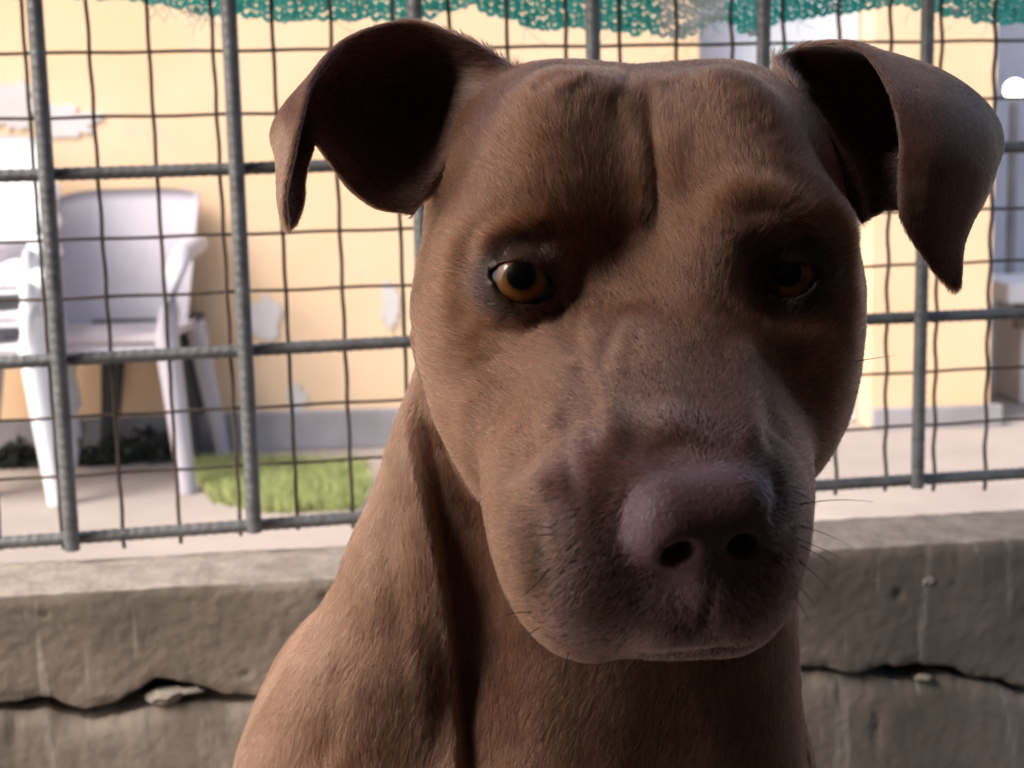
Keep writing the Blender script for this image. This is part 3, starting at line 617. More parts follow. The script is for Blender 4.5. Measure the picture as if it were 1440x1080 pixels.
def polygonise(sdf, lo, hi, h):
    lo = np.array(lo); n = np.ceil((np.array(hi) - lo) / h).astype(int)
    def chunks(P):
        return np.concatenate([sdf(P[i:i + 400000]) for i in range(0, len(P), 400000)])
    act = None
    for B in (16, 4):
        if act is None:
            nb = -(-n // B); I = np.stack(np.meshgrid(*[np.arange(q) for q in nb], indexing='ij'), -1).reshape(-1, 3) * B
        else:
            o_ = np.stack(np.meshgrid(*[np.arange(0, 16, B)] * 3, indexing='ij'), -1).reshape(-1, 3); I = (act[:, None] + o_).reshape(-1, 3)
        dv = chunks(lo + (I + B / 2) * h); act = I[np.abs(dv) < B * h * 1.35 + .003]
    o_ = np.stack(np.meshgrid(*[np.arange(5)] * 3, indexing='ij'), -1).reshape(-1, 3)
    N1 = n.max() + 64
    key = lambda I: (I[..., 0].astype(np.int64) * N1 + I[..., 1]) * N1 + I[..., 2]
    allk = np.unique(key((act[:, None] + o_).reshape(-1, 3))); I = np.stack([allk // (N1 * N1), (allk // N1) % N1, allk % N1], 1)
    val = chunks(lo + I * h)
    def look(k):
        i = np.searchsorted(allk, k); i = np.minimum(i, len(allk) - 1); return np.where(allk[i] == k, i, -1)
    offs = np.array([[a, b, c_] for a in (0, 1) for b in (0, 1) for c_ in (0, 1)])
    idx = np.stack([look(allk + ((o[0] * N1) + o[1]) * N1 + o[2]) for o in offs], 1); ok = (idx >= 0).all(1)
    cv = np.where(idx >= 0, val[idx], 1); neg = cv < 0; cell = ok & neg.any(1) & ~neg.all(1)
    ci = np.where(cell)[0]; vid = np.full(len(allk), -1); vid[ci] = np.arange(len(ci))
    acc = np.zeros((len(ci), 3)); cnt = np.zeros(len(ci)); v = cv[ci]
    for a in range(8):
        for b in range(a + 1, 8):
            if np.abs(offs[a] - offs[b]).sum() == 1:
                cr = (v[:, a] < 0) != (v[:, b] < 0); t = np.where(cr, v[:, a] / (v[:, a] - v[:, b] + 1e-12), 0)
                acc += np.where(cr[:, None], offs[a] + t[:, None] * (offs[b] - offs[a]), 0); cnt += cr
    VV = lo + (I[ci] + acc / cnt[:, None]) * h
    quads = []
    st = np.array([N1 * N1, N1, 1])
    for ax in range(3):
        b, c_ = (ax + 1) % 3, (ax + 2) % 3
        j = look(allk + st[ax]); e = (j >= 0); s0 = val < 0; s1 = np.where(e, val[j], 1) < 0; cr = np.where(e & (s0 != s1))[0]
        q = np.stack([vid[look(allk[cr] - st[b] - st[c_])], vid[look(allk[cr] - st[c_])], vid[cr], vid[look(allk[cr] - st[b])]], 1)
        good = (q >= 0).all(1); q = q[good]; flip = ~s0[cr][good]; q[flip] = q[flip][:, ::-1]; quads.append(q)
    return VV, np.vstack(quads), chunks
VH = .0017
VV, QQ, chunks = polygonise(dog_sdf, (-.46, -.86, .32), (.30, .14, 1.10), VH)
def grad(P, e=.0007):
    g = np.stack([chunks(P + np.eye(3)[k] * e) - chunks(P - np.eye(3)[k] * e) for k in range(3)], 1); return g / (np.linalg.norm(g, axis=1)[:, None] + 1e-9)
for _ in range(1):
    g = grad(VV); d = chunks(VV); VV = VV - g * np.clip(d, -VH * .6, VH * .6)[:, None]

def vnormals(V, Q):
    fn = np.cross(V[Q[:, 2]] - V[Q[:, 0]], V[Q[:, 3]] - V[Q[:, 1]]); nn = np.zeros_like(V)
    for k in range(4): np.add.at(nn, Q[:, k], fn)
    return nn / (np.linalg.norm(nn, axis=1)[:, None] + 1e-12)
NV = vnormals(VV, QQ)
if (NV * g).sum() < 0: QQ = QQ[:, ::-1].copy(); NV = -NV

# ---- sculpted detail: grooves and ridges drawn along lines on the surface
def pxy(V): return 720 + V[:, 0] / V[:, 2] * F, 540 - V[:, 1] / V[:, 2] * F
def brush(lines):
    global VV
    px, py = pxy(VV); front = np.clip(-(NV * (VV / np.linalg.norm(VV, axis=1)[:, None])).sum(1) * 2.5 + .2, 0, 1)
    disp = np.zeros(len(VV))
    for pts, amp, wd, zmax in lines:
        pts = np.array(pts, float); best = np.full(len(VV), 1e9); m = (VV[:, 2] < zmax) & (front > 0)
        m &= (px > pts[:, 0].min() - 4 * wd) & (px < pts[:, 0].max() + 4 * wd) & (py > pts[:, 1].min() - 4 * wd) & (py < pts[:, 1].max() + 4 * wd)
        if not m.any(): continue
        X, Y = px[m], py[m]; bb = np.full(len(X), 1e9); along = np.zeros(len(X)); tot = len(pts) - 1
        for i in range(len(pts) - 1):
            a, b = pts[i], pts[i + 1]; ab = b - a; t = np.clip(((X - a[0]) * ab[0] + (Y - a[1]) * ab[1]) / (ab @ ab), 0, 1)
            dd = np.hypot(X - a[0] - t * ab[0], Y - a[1] - t * ab[1]); u_ = dd < bb; bb = np.where(u_, dd, bb); along = np.where(u_, (i + t) / tot, along)
        fade = np.clip(np.minimum(along, 1 - along) * 5 + .15, 0, 1)
        disp[m] += amp * np.exp(-(bb / wd) ** 2) * fade
    VV = VV + NV * (disp * front / 1000)[:, None]
brush([
    ([(908, 120), (914, 190), (921, 250), (922, 345)], -1.5, 10, .47),            # centre furrow
    ([(893, 180), (900, 260), (905, 330)], 1.2, 16, .47), ([(945, 170), (950, 260), (950, 340)], 1.4, 20, .47),
    ([(895, 85), (880, 120), (862, 150), (868, 180)], -1.1, 8, .52), ([(835, 110), (812, 128), (800, 140)], -.8, 8, .52),
    ([(930, 125), (960, 118), (1000, 135)], -.8, 8, .52), ([(1030, 150), (1060, 165), (1090, 200)], -.7, 11, .52), ([(745, 135), (780, 110), (810, 105)], -.7, 9, .52),
    ([(1000, 295), (1040, 262), (1090, 262), (1130, 295), (1165, 345)], .9, 17, .47),      # right brow ridge
    ([(1035, 315), (1075, 300), (1110, 310), (1150, 350)], -1.6, 18, .47),
    ([(672, 372), (690, 335), (730, 312), (775, 312)], 1.8, 15, .46), ([(690, 372), (712, 345), (745, 338), (780, 352)], -1.6, 10, .46),
    ([(775, 425), (790, 460), (815, 500), (822, 545)], -1.0, 12, .45), ([(830, 440), (822, 480), (812, 520)], 1.3, 13, .45),
    ([(862, 455), (848, 500), (846, 540)], -1.0, 11, .44), ([(885, 450), (872, 500), (868, 540)], 1.2, 12, .44),
    ([(700, 455), (735, 468), (770, 455)], -1.0, 9, .46),
    ([(905, 645), (960, 628), (1020, 634), (1075, 660)], -.5, 12, .40), ([(868, 760), (872, 715), (892, 680)], -.7, 7, .40), ([(862, 926), (930, 922), (985, 918), (1040, 910)], -1.8, 6, .40), ([(500, 720), (520, 800), (530, 900)], .8, 16, .62), ([(530, 720), (552, 800), (566, 900)], -.8, 14, .62), ([(440, 900), (420, 980), (400, 1070)], 1., 20, .64), ([(480, 930), (470, 1000), (455, 1075)], -.9, 16, .64), ([(575, 850), (590, 950), (590, 1050)], .8, 16, .62), ([(700, 880), (720, 980), (730, 1075)], -.8, 22, .62), ([(660, 860), (670, 960), (672, 1075)], .8, 18, .62),
    ([(1088, 655), (1096, 700), (1090, 745)], -1.2, 9, .42),
    ([(735, 700), (760, 770), (765, 850)], -1.0, 16, .44), ([(700, 650), (740, 620), (790, 610)], -1.0, 16, .46),
    
    ([(590, 590), (640, 690), (680, 760)], -2.0, 14, .58), ([(660, 470), (705, 540), (735, 610), (745, 680)], -4.0, 42, .48), ([(700, 660), (716, 750), (742, 840)], 1.8, 30, .45), ([(1120, 470), (1115, 560), (1108, 640)], -3.0, 38, .47), ([(838, 470), (852, 560), (868, 640)], 2.2, 22, .43), ([(1040, 470), (1050, 560), (1062, 630)], 1.6, 20, .43), ([(600, 400), (600, 470), (610, 540)], 1.5, 34, .50), ([(648, 540), (664, 640), (688, 730)], 1.2, 18, .47), ([(690, 550), (704, 640), (724, 730)], -1.1, 14, .47), ([(765, 560), (752, 640), (766, 720)], 1.1, 20, .45), ([(800, 560), (796, 640), (815, 700)], -.9, 14, .45), ([(940, 480), (948, 560), (958, 620)], .8, 26, .43), ([(1075, 480), (1082, 560), (1090, 640)], -1.0, 16, .44),
    ([(480, 780), (455, 850), (430, 940)], -1.6, 16, .62), ([(1150, 960), (1160, 1030), (1170, 1090)], 2.5, 10, .60), ([(1130, 940), (1135, 1020), (1145, 1090)], -2.5, 10, .60),
])
def fold(pts, up, dn, wu, wdn, zmin, zmax):        # loose skin lapping over: raised on one side of a line, sunk on the other
    global VV
    px, py = pxy(VV); front = np.clip(-(NV * (VV / np.linalg.norm(VV, axis=1)[:, None])).sum(1) * 2.5 + .2, 0, 1)
    pts = np.array(pts, float); x = np.interp(py, pts[:, 1], pts[:, 0]); f = np.clip((py - pts[0, 1]) / 110, 0, 1) * np.clip((pts[-1, 1] - py) / 60, 0, 1)
    m = (VV[:, 2] > zmin) & (VV[:, 2] < zmax); s_ = px - x
    disp = np.where(s_ < 0, up * np.exp(-(s_ / wu) ** 2), 0) - np.where(s_ > 0, dn * np.exp(-(s_ / wdn) ** 2), 0)
    t_ = np.clip(np.abs(s_) / 5, 0, 1); disp = disp * t_
    VV = VV + NV * (disp * f * m * front / 1000)[:, None]
fold([(575, 520), (592, 640), (618, 780), (636, 900), (644, 1010), (650, 1200)], 3.2, 4.2, 55, 75, .47, .66)
NV = vnormals(VV, QQ)
pn = VV * 1000
VV = VV + NV * ((.0005 * fnoise(pn, 1 / 14., 3, 2)) * (VV[:, 2] < .6))[:, None]

# ---- ears: folded sheets with thickness, part of the same mesh
def crm(A, n):       # Catmull-Rom along axis 0
    A = np.asarray(A, float); k = len(A); E = np.concatenate([2 * A[:1] - A[1:2], A, 2 * A[-1:] - A[-2:-1]]); t = np.linspace(0, k - 1 - 1e-6, n); i = t.astype(int); f = (t - i)[(...,) + (None,) * (A.ndim - 1)]
    p0, p1, p2, p3 = E[i], E[i + 1], E[i + 2], E[i + 3]
    return .5 * (2 * p1 + (p2 - p0) * f + (2 * p0 - 5 * p1 + 4 * p2 - p3) * f * f + (3 * p1 - p0 - 3 * p2 + p3) * f ** 3)
def ear(rows, sgn, ns=96, nt_=56):
    G = np.array([[cp(*q) for q in r] for r in rows]); G = crm(G, ns); G = np.swapaxes(crm(np.swapaxes(G, 0, 1), nt_), 0, 1)   # ns x nt
    ds = np.gradient(G, axis=0); dt = np.gradient(G, axis=1); n_ = np.cross(ds, dt); n_ /= np.linalg.norm(n_, axis=2)[..., None] + 1e-12
    t = np.linspace(0, 1, nt_); s = np.linspace(0, 1, ns)
    prof = np.sqrt(np.clip(1 - np.abs(2 * t - 1) ** 6, 0, 1))[None, :] * np.sqrt(np.clip(1 - s ** 14, 0, 1))[:, None]
    th = (.0011 + .0007 * (1 - s))[:, None] * (.25 + .75 * prof); th = th[..., None]
    A = G + n_ * th; B = G - n_ * th
    V = np.concatenate([A.reshape(-1, 3), B.reshape(-1, 3)]); m_ = ns * nt_
    Fa = grid_faces(ns, nt_); Fb = grid_faces(ns, nt_, off=m_)[:, ::-1]
    e = [i * nt_ for i in range(ns)] + [(ns - 1) * nt_ + j for j in range(1, nt_)] + [i * nt_ + nt_ - 1 for i in range(ns - 2, -1, -1)] + [j for j in range(nt_ - 2, 0, -1)]
    sk = np.array([(e[k], e[k] + m_, e[(k + 1) % len(e)] + m_, e[(k + 1) % len(e)]) for k in range(len(e))])
    Fq = np.vstack([Fa, Fb, sk])
    inner = np.concatenate([np.full(m_, sgn > 0), np.full(m_, sgn < 0)])     # which sheet is the inside
    tip = (ds / (np.linalg.norm(ds, axis=2)[..., None] + 1e-12)).reshape(-1, 3); tip = np.concatenate([tip, tip]); sp = np.tile(np.repeat(s, nt_), 2)
    return V, Fq, inner, tip, sp
earL = [[(728, 98, .506), (694, 142, .492), (660, 194, .486), (620, 252, .486), (580, 302, .496)],
        [(665, 60, .502), (622, 128, .514), (592, 190, .516), (562, 245, .506), (532, 292, .492)],
        [(575, 32, .497), (545, 105, .522), (525, 165, .526), (505, 218, .512), (496, 268, .492)],
        [(492, 54, .485), (474, 108, .506), (468, 150, .512), (464, 185, .503), (468, 232, .490)],
        [(443, 106, .466), (428, 128, .488), (425, 155, .498), (438, 180, .496), (449, 205, .488)],
        [(425, 165, .452), (404, 158, .464), (389, 185, .480), (412, 203, .492), (441, 207, .487)],
        [(412, 222, .446), (398, 214, .455), (395, 226, .467), (409, 238, .478), (430, 246, .478)],
        [(400, 276, .443), (396, 275, .451), (401, 281, .460), (413, 286, .466), (427, 284, .467)],
        [(404, 316, .446), (402, 319, .449), (406, 322, .452), (411, 319, .455), (417, 310, .457)]]
earR = [[(1086, 82, .506), (1110, 124, .492), (1150, 180, .486), (1188, 246, .484), (1213, 314, .488)],
        [(1130, 66, .503), (1168, 118, .530), (1200, 180, .535), (1222, 240, .520), (1232, 301, .492)],
        [(1190, 63, .494), (1245, 98, .526), (1280, 160, .534), (1282, 228, .518), (1250, 294, .492)],
        [(1222, 80, .480), (1318, 104, .512), (1378, 152, .522), (1392, 212, .512), (1330, 292, .494)],
        [(1255, 140, .462), (1322, 138, .478), (1384, 176, .492), (1396, 228, .494), (1372, 292, .490)],
        [(1267, 205, .452), (1318, 200, .458), (1366, 222, .470), (1384, 258, .480), (1362, 312, .483)],
        [(1265, 262, .448), (1306, 262, .451), (1342, 280, .460), (1362, 300, .468), (1354, 334, .472)],
        [(1272, 318, .448), (1302, 328, .450), (1326, 336, .455), (1342, 346, .460), (1351, 362, .463)],
        [(1318, 388, .453), (1328, 396, .454), (1336, 402, .456), (1344, 405, .457), (1350, 402, .458)]]
base_n = len(VV); parts = [(VV, QQ)]; EIN = []; ETIP = []; ESP = []
for rows, sgn in ((earL, -1), (earR, 1)):
    V, Fq, inn, tip, sp = ear(rows, sgn)
    # orient outward by signed volume
    vol = np.einsum('ij,ij->i', V[Fq[:, 0]], np.cross(V[Fq[:, 1]] - 0, V[Fq[:, 2]])).sum() + np.einsum('ij,ij->i', V[Fq[:, 0]], np.cross(V[Fq[:, 2]], V[Fq[:, 3]])).sum()
    if vol < 0: Fq = Fq[:, ::-1]
    parts.append((V, Fq)); EIN.append(inn); ETIP.append(tip); ESP.append(sp)
o_ = 0; Va, Fa = [], []
for V, Fq in parts: Va.append(V); Fa.append(Fq + o_); o_ += len(V)
VA = np.vstack(Va); FA = np.vstack(Fa); NA = vnormals(VA, FA)
is_ear = np.zeros(len(VA), bool); is_ear[base_n:] = True
ear_in = np.zeros(len(VA), bool); ear_tip = np.zeros((len(VA), 3)); ear_s = np.zeros(len(VA)); q0 = base_n
for inn, tip, sp in zip(EIN, ETIP, ESP):
    k = len(inn); ear_tip[q0:q0 + k] = tip; ear_s[q0:q0 + k] = sp
    # inside sheet: the one whose normal looks to the head side / camera near the base
    n_ = NA[q0:q0 + k]; half = k // 2; b_ = (sp[:half] < .3); f0 = n_[:half][b_].mean(0)[2] < 0
    ear_in[q0:q0 + half] = f0; ear_in[q0 + half:q0 + k] = not f0; q0 += k

# ---- coat and skin colours (own colours of the animal)
px, py = pxy(VA); depth = VA[:, 2]
nose_c = NC + np.array([0, .001, .004])
def sm(a, b, x): t = np.clip((x - a) / (b - a), 0, 1); return t * t * (3 - 2 * t)
nd = np.sqrt(((((VA - NC) @ NFR - [0, .0005, .004]) / np.array([.0195, .0145, .016])) ** 2).sum(1))
pad = (1 - sm(.95, 1.15, nd)) * (~is_ear)
eyed = np.minimum(np.linalg.norm(VA - EYE[-1], axis=1), np.linalg.norm(VA - EYE[1], axis=1))
lid = (1 - sm(.0128, .0150, eyed)) * (~is_ear); lidw = (1 - sm(.0132, .0176, eyed)) * (~is_ear)
mzd = np.sqrt((((VA - H(0, -42, 368).astype(float)) / np.array([.034, .034, .032])) ** 2).sum(1))
pink = (1 - sm(.60, 1.25, mzd + .25 * fnoise(VA * 1000, 1 / 9., 5, 2))) * (~is_ear) * np.clip(.55 + .6 * fnoise(VA * 1000, 1 / 7., 8, 3), 0.1, 1)
coat = np.array([.186, .076, .042]); coat2 = np.array([.146, .058, .032]); rose = np.array([.31, .16, .158]); padc = np.array([.33, .19, .192]); lidc = np.array([.05, .035, .032]); inn_c = np.array([.17, .085, .065])
nz = np.clip(.5 + .9 * fnoise(VA * 1000, 1 / 38., 11, 3), 0, 1)[:, None]
COL = coat2 + (coat - coat2) * nz
COL = COL + (rose - COL) * (.95 * pink)[:, None]; COL = COL + (padc - COL) * pad[:, None]; COL = COL + (lidc - COL) * (.7 * lidw)[:, None]
lipd = np.full(len(VA), 1e9); lp_ = np.array([(742, 892), (790, 931), (865, 928), (930, 923), (985, 919), (1040, 912), (1092, 913), (1120, 892)], float)
for a_, b_ in zip(lp_, lp_[1:]):
    t_ = np.clip(((px - a_[0]) * (b_ - a_)[0] + (py - a_[1]) * (b_ - a_)[1]) / ((b_ - a_) @ (b_ - a_)), 0, 1); lipd = np.minimum(lipd, np.hypot(px - a_[0] - t_ * (b_ - a_)[0], py - a_[1] - t_ * (b_ - a_)[1]))
lips = np.exp(-(lipd / 7) ** 2) * (depth < .42) * (~is_ear); COL = COL + (np.array([.085, .048, .048]) - COL) * (.75 * lips)[:, None]
COL[ear_in] = inn_c
FURD = np.ones(len(VA)); FURD *= (1 - pad) * (1 - lid); FURD[ear_in] *= .18; FURD *= 1 - .6 * pink * (mzd < 1.1); FURD *= 1 - .5 * lips

def skin_mat():
    m_ = bpy.data.materials.new('dog_skin'); m_.use_nodes = True; t = m_.node_tree; L, N = t.links, t.nodes; p = N['Principled BSDF']
    at = N.new('ShaderNodeAttribute'); at.attribute_name = 'coat'; L.new(at.outputs['Color'], p.inputs['Base Color'])
    pa = N.new('ShaderNodeAttribute'); pa.attribute_name = 'bare'
    r = N.new('ShaderNodeMapRange'); r.inputs['To Min'].default_value = .85; r.inputs['To Max'].default_value = .34; L.new(pa.outputs['Fac'], r.inputs['Value']); L.new(r.outputs[0], p.inputs['Roughness'])
    p.inputs['Specular IOR Level'].default_value = .35
    tc = N.new('ShaderNodeTexCoord'); vz = N.new('ShaderNodeTexVoronoi'); vz.inputs['Scale'].default_value = 750; L.new(tc.outputs['Object'], vz.inputs['Vector'])
    b = N.new('ShaderNodeBump'); b.inputs['Strength'].default_value = .3; b.inputs['Distance'].default_value = .0007; L.new(vz.outputs['Distance'], b.inputs['Height']); L.new(b.outputs[0], p.inputs['Normal'])
    return m_
me = np_mesh('dog_body', cam2world(VA), FA); 
ca = me.color_attributes.new('coat', 'FLOAT_COLOR', 'POINT'); ca.data.foreach_set('color', np.c_[COL, np.ones(len(COL))].astype(np.float32).ravel())
fa = me.attributes.new('bare', 'FLOAT', 'POINT'); fa.data.foreach_set('value', np.clip(pad + lid, 0, 1).astype(np.float32))
dog_base = cam2world(np.array([wc(-.02, .68, 0)]))[0]
dog = tag(empty('dog', dog_base.tolist()), 'brown short haired dog with amber eyes and folded ears sitting in front of the wall', 'dog')
body = loc0(link_mesh('body', me, skin_mat(), dog), dog)
print('dog verts', len(VA), 'faces', len(FA))

# ---- eyes
def eye_mat():
    m_ = bpy.data.materials.new('amber_eye'); m_.use_nodes = True; t = m_.node_tree; L, N = t.links, t.nodes; p = N['Principled BSDF']
    at = N.new('ShaderNodeAttribute'); at.attribute_name = 'iris_r'; an = N.new('ShaderNodeAttribute'); an.attribute_name = 'iris_a'
    r = N.new('ShaderNodeValToRGB'); L.new(at.outputs['Fac'], r.inputs[0]); cr = r.color_ramp
    for pos, c_ in ((.0, (.002, .002, .002)), (.275, (.002, .002, .002)), (.305, (.18, .08, .018)), (.40, (.36, .14, .028)), (.475, (.26, .085, .016)), (.525, (.045, .018, .008)), (.60, (.012, .008, .007)), (1, (.03, .02, .018))):
        e_ = cr.elements.new(pos); e_.color = (*c_, 1)
    while len(cr.elements) > 8: cr.elements.remove(cr.elements[-1] if cr.elements[-1].position == 1 and len([e for e in cr.elements if e.position == 1]) > 1 else cr.elements[0])
    cb = N.new('ShaderNodeCombineXYZ'); L.new(an.outputs['Fac'], cb.inputs[0]); L.new(at.outputs['Fac'], cb.inputs[1])
    mp = N.new('ShaderNodeMapping'); mp.inputs['Scale'].default_value = (9, 4, 1); L.new(cb.outputs[0], mp.inputs[0])
    nz_ = N.new('ShaderNodeTexNoise'); nz_.inputs['Scale'].default_value = 3; nz_.inputs['Detail'].default_value = 5; L.new(mp.outputs[0], nz_.inputs['Vector'])
    mr = N.new('ShaderNodeMapRange'); mr.inputs['From Min'].default_value = .3; mr.inputs['From Max'].default_value = .7; mr.inputs['To Min'].default_value = .6; mr.inputs['To Max'].default_value = 1.3; L.new(nz_.outputs['Fac'], mr.inputs['Value'])
    mx = N.new('ShaderNodeMix'); mx.data_type = 'RGBA'; mx.blend_type = 'MULTIPLY'; mx.inputs['Factor'].default_value = 1; L.new(r.outputs[0], mx.inputs['A']); L.new(mr.outputs[0], mx.inputs['B'])
    L.new(mx.outputs['Result'], p.inputs['Base Color']); p.inputs['Roughness'].default_value = .35; p.inputs['Specular IOR Level'].default_value = .2
    p.inputs['Coat Weight'].default_value = 1; p.inputs['Coat Roughness'].default_value = .015; p.inputs['Coat IOR'].default_value = 1.38
    return m_
EM = eye_mat()
for s, (gx, gy) in ((-1, (733, 387)), (1, (1107, 383))):
    c_ = EYE[s]; ax = cp(gx, gy, c_[2] - ER) - c_; ax /= np.linalg.norm(ax)
    nu, nv = 64, 64; V = []; rr = []; aa = []
    hx = np.cross([0, 1, 0], ax); hx /= np.linalg.norm(hx); hy = np.cross(ax, hx)
    for i in range(nu):
        a = math.pi * (i / (nu - 1)) ** 1.25
        for j in range(nv):
            b = 2 * math.pi * j / nv; r = ER * (1 + .055 * math.exp(-(a / .45) ** 2))
            V.append(c_ + r * (math.cos(a) * ax + math.sin(a) * (math.cos(b) * hx + math.sin(b) * hy))); rr.append(math.sin(min(a, math.pi / 2)) * .78); aa.append(b)
    me = np_mesh('eye', cam2world(np.array(V)), grid_faces(nu, nv, False, True)[:, ::-1])
    for nm, d_ in (('iris_r', rr), ('iris_a', aa)): q = me.attributes.new(nm, 'FLOAT', 'POINT'); q.data.foreach_set('value', np.array(d_, np.float32))
    loc0(link_mesh('eye', me, EM, dog), dog)

# ---- coat of short hair
def hair_mat():
    m_ = bpy.data.materials.new('dog_coat'); m_.use_nodes = True; t = m_.node_tree; L, N = t.links, t.nodes; N.remove(N['Principled BSDF'])
    h = N.new('ShaderNodeBsdfHairPrincipled'); h.parametrization = 'COLOR'; at = N.new('ShaderNodeAttribute'); at.attribute_name = 'coat'
    L.new(at.outputs['Color'], h.inputs['Color']); h.inputs['Roughness'].default_value = .36; h.inputs['Radial Roughness'].default_value = .55
    h.inputs['Random Roughness'].default_value = .2
    L.new(h.outputs[0], N['Material Output'].inputs['Surface']); return m_
def make_curves(name, P, rad, col, m_):
    n, k, _ = P.shape; hc = bpy.data.hair_curves.new(name); hc.add_curves([k] * n)
    hc.attributes['position'].data.foreach_set('vector', P.astype(np.float32).ravel())
    ra = hc.attributes.get('radius') or hc.attributes.new('radius', 'FLOAT', 'POINT'); ra.data.foreach_set('value', rad.astype(np.float32).ravel())
    c_ = hc.attributes.new('coat', 'FLOAT_COLOR', 'CURVE'); c_.data.foreach_set('color', np.c_[col, np.ones(n)].astype(np.float32).ravel())
    o = bpy.data.objects.new(name, hc); C.objects.link(o); hc.materials.append(m_); o.parent = dog; return loc0(o, dog)
if FUR:
    HM = hair_mat()
    T = np.vstack([FA[:, [0, 1, 2]], FA[:, [0, 2, 3]]])
    ar = .5 * np.linalg.norm(np.cross(VA[T[:, 1]] - VA[T[:, 0]], VA[T[:, 2]] - VA[T[:, 0]]), axis=1); cen = VA[T].mean(1); tn = NA[T].mean(1)
    facing = -(tn * cen).sum(1) / np.linalg.norm(cen, axis=1); cx, cy = pxy(cen)
    inview = (facing > -.35) & (cx > -60) & (cx < 1500) & (cy > -60) & (cy < 1160) & (cen[:, 2] < .75)
    dens = np.where(is_ear[T[:, 0]], 2.2, 1.0) * np.where(inview, 680e4, 60e4) * FURD[T].mean(1) * np.clip((.5 / np.maximum(cen[:, 2], .33)) ** 1.3, .3, 2)
    cnt = RNG.poisson(ar * dens); ti = np.repeat(np.arange(len(T)), cnt); n_ = len(ti); print('hairs', n_)
    r1 = np.sqrt(RNG.random(n_)); r2 = RNG.random(n_); bcv = np.stack([1 - r1, r1 * (1 - r2), r1 * r2], 1)
    def bl(A): return sum(A[T[ti, k]] * (bcv[:, k:k + 1] if A.ndim > 1 else bcv[:, k]) for k in range(3))
    root = bl(VA); nrm = bl(NA); nrm /= np.linalg.norm(nrm, axis=1)[:, None]; col = bl(COL); er = is_ear[T[ti, 0]]; ein = ear_in[T[ti, 0]]; et = bl(ear_tip); iv = inview[ti]; pk = bl(pink)
    # lie of the coat: away from the nose over the head, down the neck and body
    fl = root - (nose_c + np.array([0, .004, .004])); fl /= np.linalg.norm(fl, axis=1)[:, None]
    hd = sm(-.01, .03, root[:, 1] * 1.0 + (.52 - root[:, 2]) * 1.2)[:, None]
    hd = np.where(((root[:, 2] < .47) | (root[:, 1] > .02))[:, None], np.maximum(hd, .9), hd * .25)
    dn = np.array([-.15, -1, .25]); flow = fl * hd + dn * (1 - hd)
    flow[er] = et[er]
    ph = fnoise(root * 1000, 1 / 26., 21, 2) * .7
    flow = flow - nrm * (flow * nrm).sum(1)[:, None]; flow /= np.linalg.norm(flow, axis=1)[:, None] + 1e-9
    side = np.cross(nrm, flow); ang = ph + RNG.normal(0, .22, n_); flow = flow * np.cos(ang)[:, None] + side * np.sin(ang)[:, None]
    dist_n = np.linalg.norm(root - nose_c, axis=1)
    Ln = (.0020 + .0032 * sm(.02, .12, dist_n)) * RNG.uniform(.65, 1.2, n_); Ln = Ln * (1 - .55 * bl(lidw)); Ln = np.where(~iv, .010, Ln); Ln = np.where(er, np.where((bl(ear_s) < .25) & (root[:, 1] > .10), .006, .0030), Ln); Ln = np.where(root[:, 1] < -.02 , Ln * 1.15, Ln)
    lift = np.radians(np.clip(RNG.normal(12, 5, n_), 4, 40)) + .25 * np.clip(1 - dist_n / .05, 0, 1)
    ts = np.array([0, .35, .7, 1.0]); Pn = np.zeros((n_, 4, 3), np.float32)
    for k, q in enumerate(ts):
        up = np.sin(lift) * (q - .42 * q * q); Pn[:, k] = root + Ln[:, None] * (flow * (np.cos(lift) * q)[:, None] + nrm * up[:, None]) - (nrm * .0002 if k == 0 else 0)
    rad = np.array([1, .9, .62, .15])[None] * np.where(iv, .000058, .00016)[:, None] * RNG.uniform(.8, 1.2, n_)[:, None]
    shade = RNG.normal(1, .13, n_)[:, None] * (1 + .10 * fnoise(root * 1000, 1 / 3., 31, 1))[:, None]
    cc = np.clip(col * shade, .01, .8)
    hx_, hy_ = pxy(root); rg = np.random.default_rng(5)
    dots = [(772 + 34 * a + rg.normal(0, 6), 782 + 26 * b + 8 * a + rg.normal(0, 5)) for a in range(5) for b in range(5)] + [(1120 + rg.normal(0, 6), 740 + 22 * b) for b in range(6)]
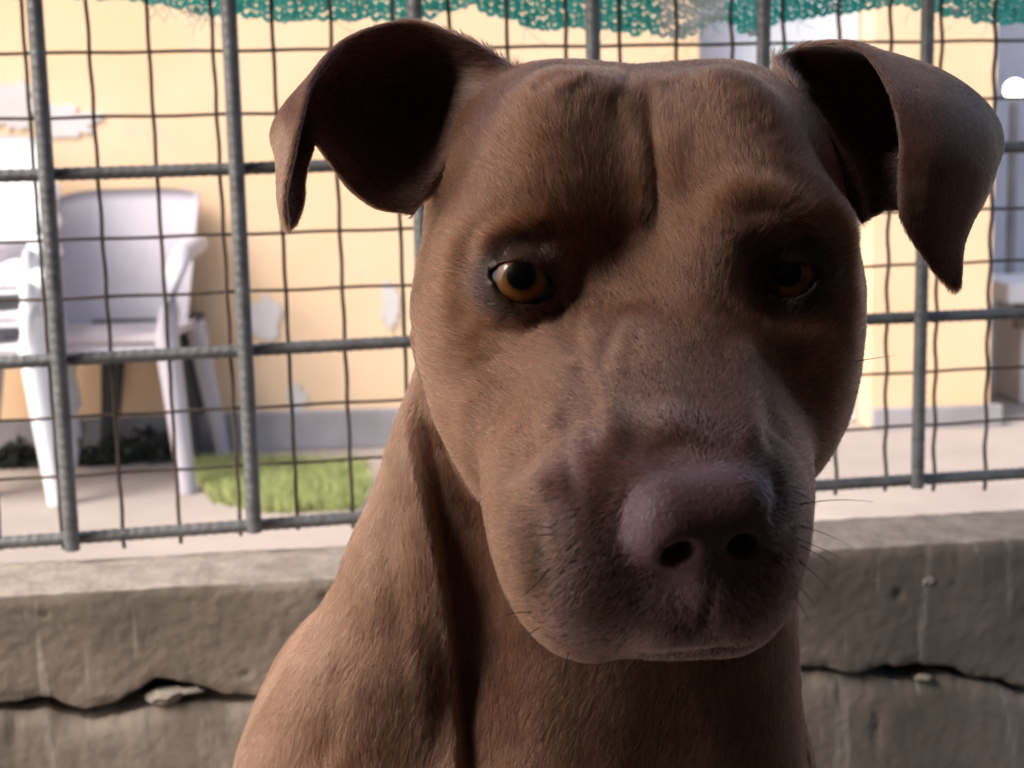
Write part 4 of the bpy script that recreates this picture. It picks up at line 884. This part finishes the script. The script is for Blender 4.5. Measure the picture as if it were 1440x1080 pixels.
    for dx_, dy_ in ((667, 256), (772, 478), (752, 515), (780, 622), (797, 832), (828, 880), (735, 898), (781, 536), (835, 540), (905, 470), (640, 330), (690, 610)):
        q_ = (np.hypot(hx_ - dx_, hy_ - dy_) < 1.5) & (root[:, 2] < .5); cc[q_] = .62        # pale flakes and stray hairs
    for dx_, dy_ in dots:
        q_ = (np.hypot(hx_ - dx_, hy_ - dy_) < rg.uniform(2.0, 3.4)) & (root[:, 2] < .43); cc[q_] *= .25; tipw = RNG.random(n_) < .04; cc[tipw] = cc[tipw] * 1.5
    make_curves('fur', cam2world(Pn.reshape(-1, 3)).reshape(n_, 4, 3), rad, cc, HM)
# ---- whiskers
def near_vert(x, y):
    m_ = (np.abs(px - x) < 16) & (np.abs(py - y) < 16) & (~is_ear) & (depth < .49); i = np.where(m_)[0]; return i[np.argmin(depth[i] + .0005 * np.hypot(px[i] - x, py[i] - y))]
WK = []
for (x, y), (x1, y1), dz, bend in (((780, 738), (742, 736), -.004, 3), ((778, 752), (742, 752), -.004, 2), ((735, 870), (688, 880), 0, -14), ((748, 895), (722, 912), 0, -8), ((796, 925), (790, 962), 0, 4), ((1130, 712), (1228, 706), .01, -10), ((1132, 740), (1200, 770), .01, -6), ((1134, 758), (1190, 790), .01, -4), ((1136, 790), (1168, 830), .0, -5), ((1133, 825), (1148, 855), 0, -5), ((1130, 850), (1142, 880), 0, -4), ((1216, 512), (1260, 500), .0, -2), ((770, 800), (735, 838), -.006, 6), ((1137, 770), (1178, 800), .004, -5), ((1120, 690), (1150, 712), .004, -5)):
    i = near_vert(x, y); a = VA[i]; d1 = a[2] + dz; b = cp(x1, y1, d1); mid = (a + b) / 2 + np.array([0, -bend * a[2] / F, 0])
    t = np.linspace(0, 1, 8)[:, None]; WK.append((1 - t) ** 2 * a + 2 * t * (1 - t) * mid + t * t * b)
tb = [tube(cam2world(P), np.linspace(.00017, .00004, 8), 5) for P in WK]
WM = mat('whisker', (.02, .014, .012), .4)
for V, Fq in tb: loc0(link_mesh('whisker', np_mesh('whisker', V, Fq), WM, dog), dog)
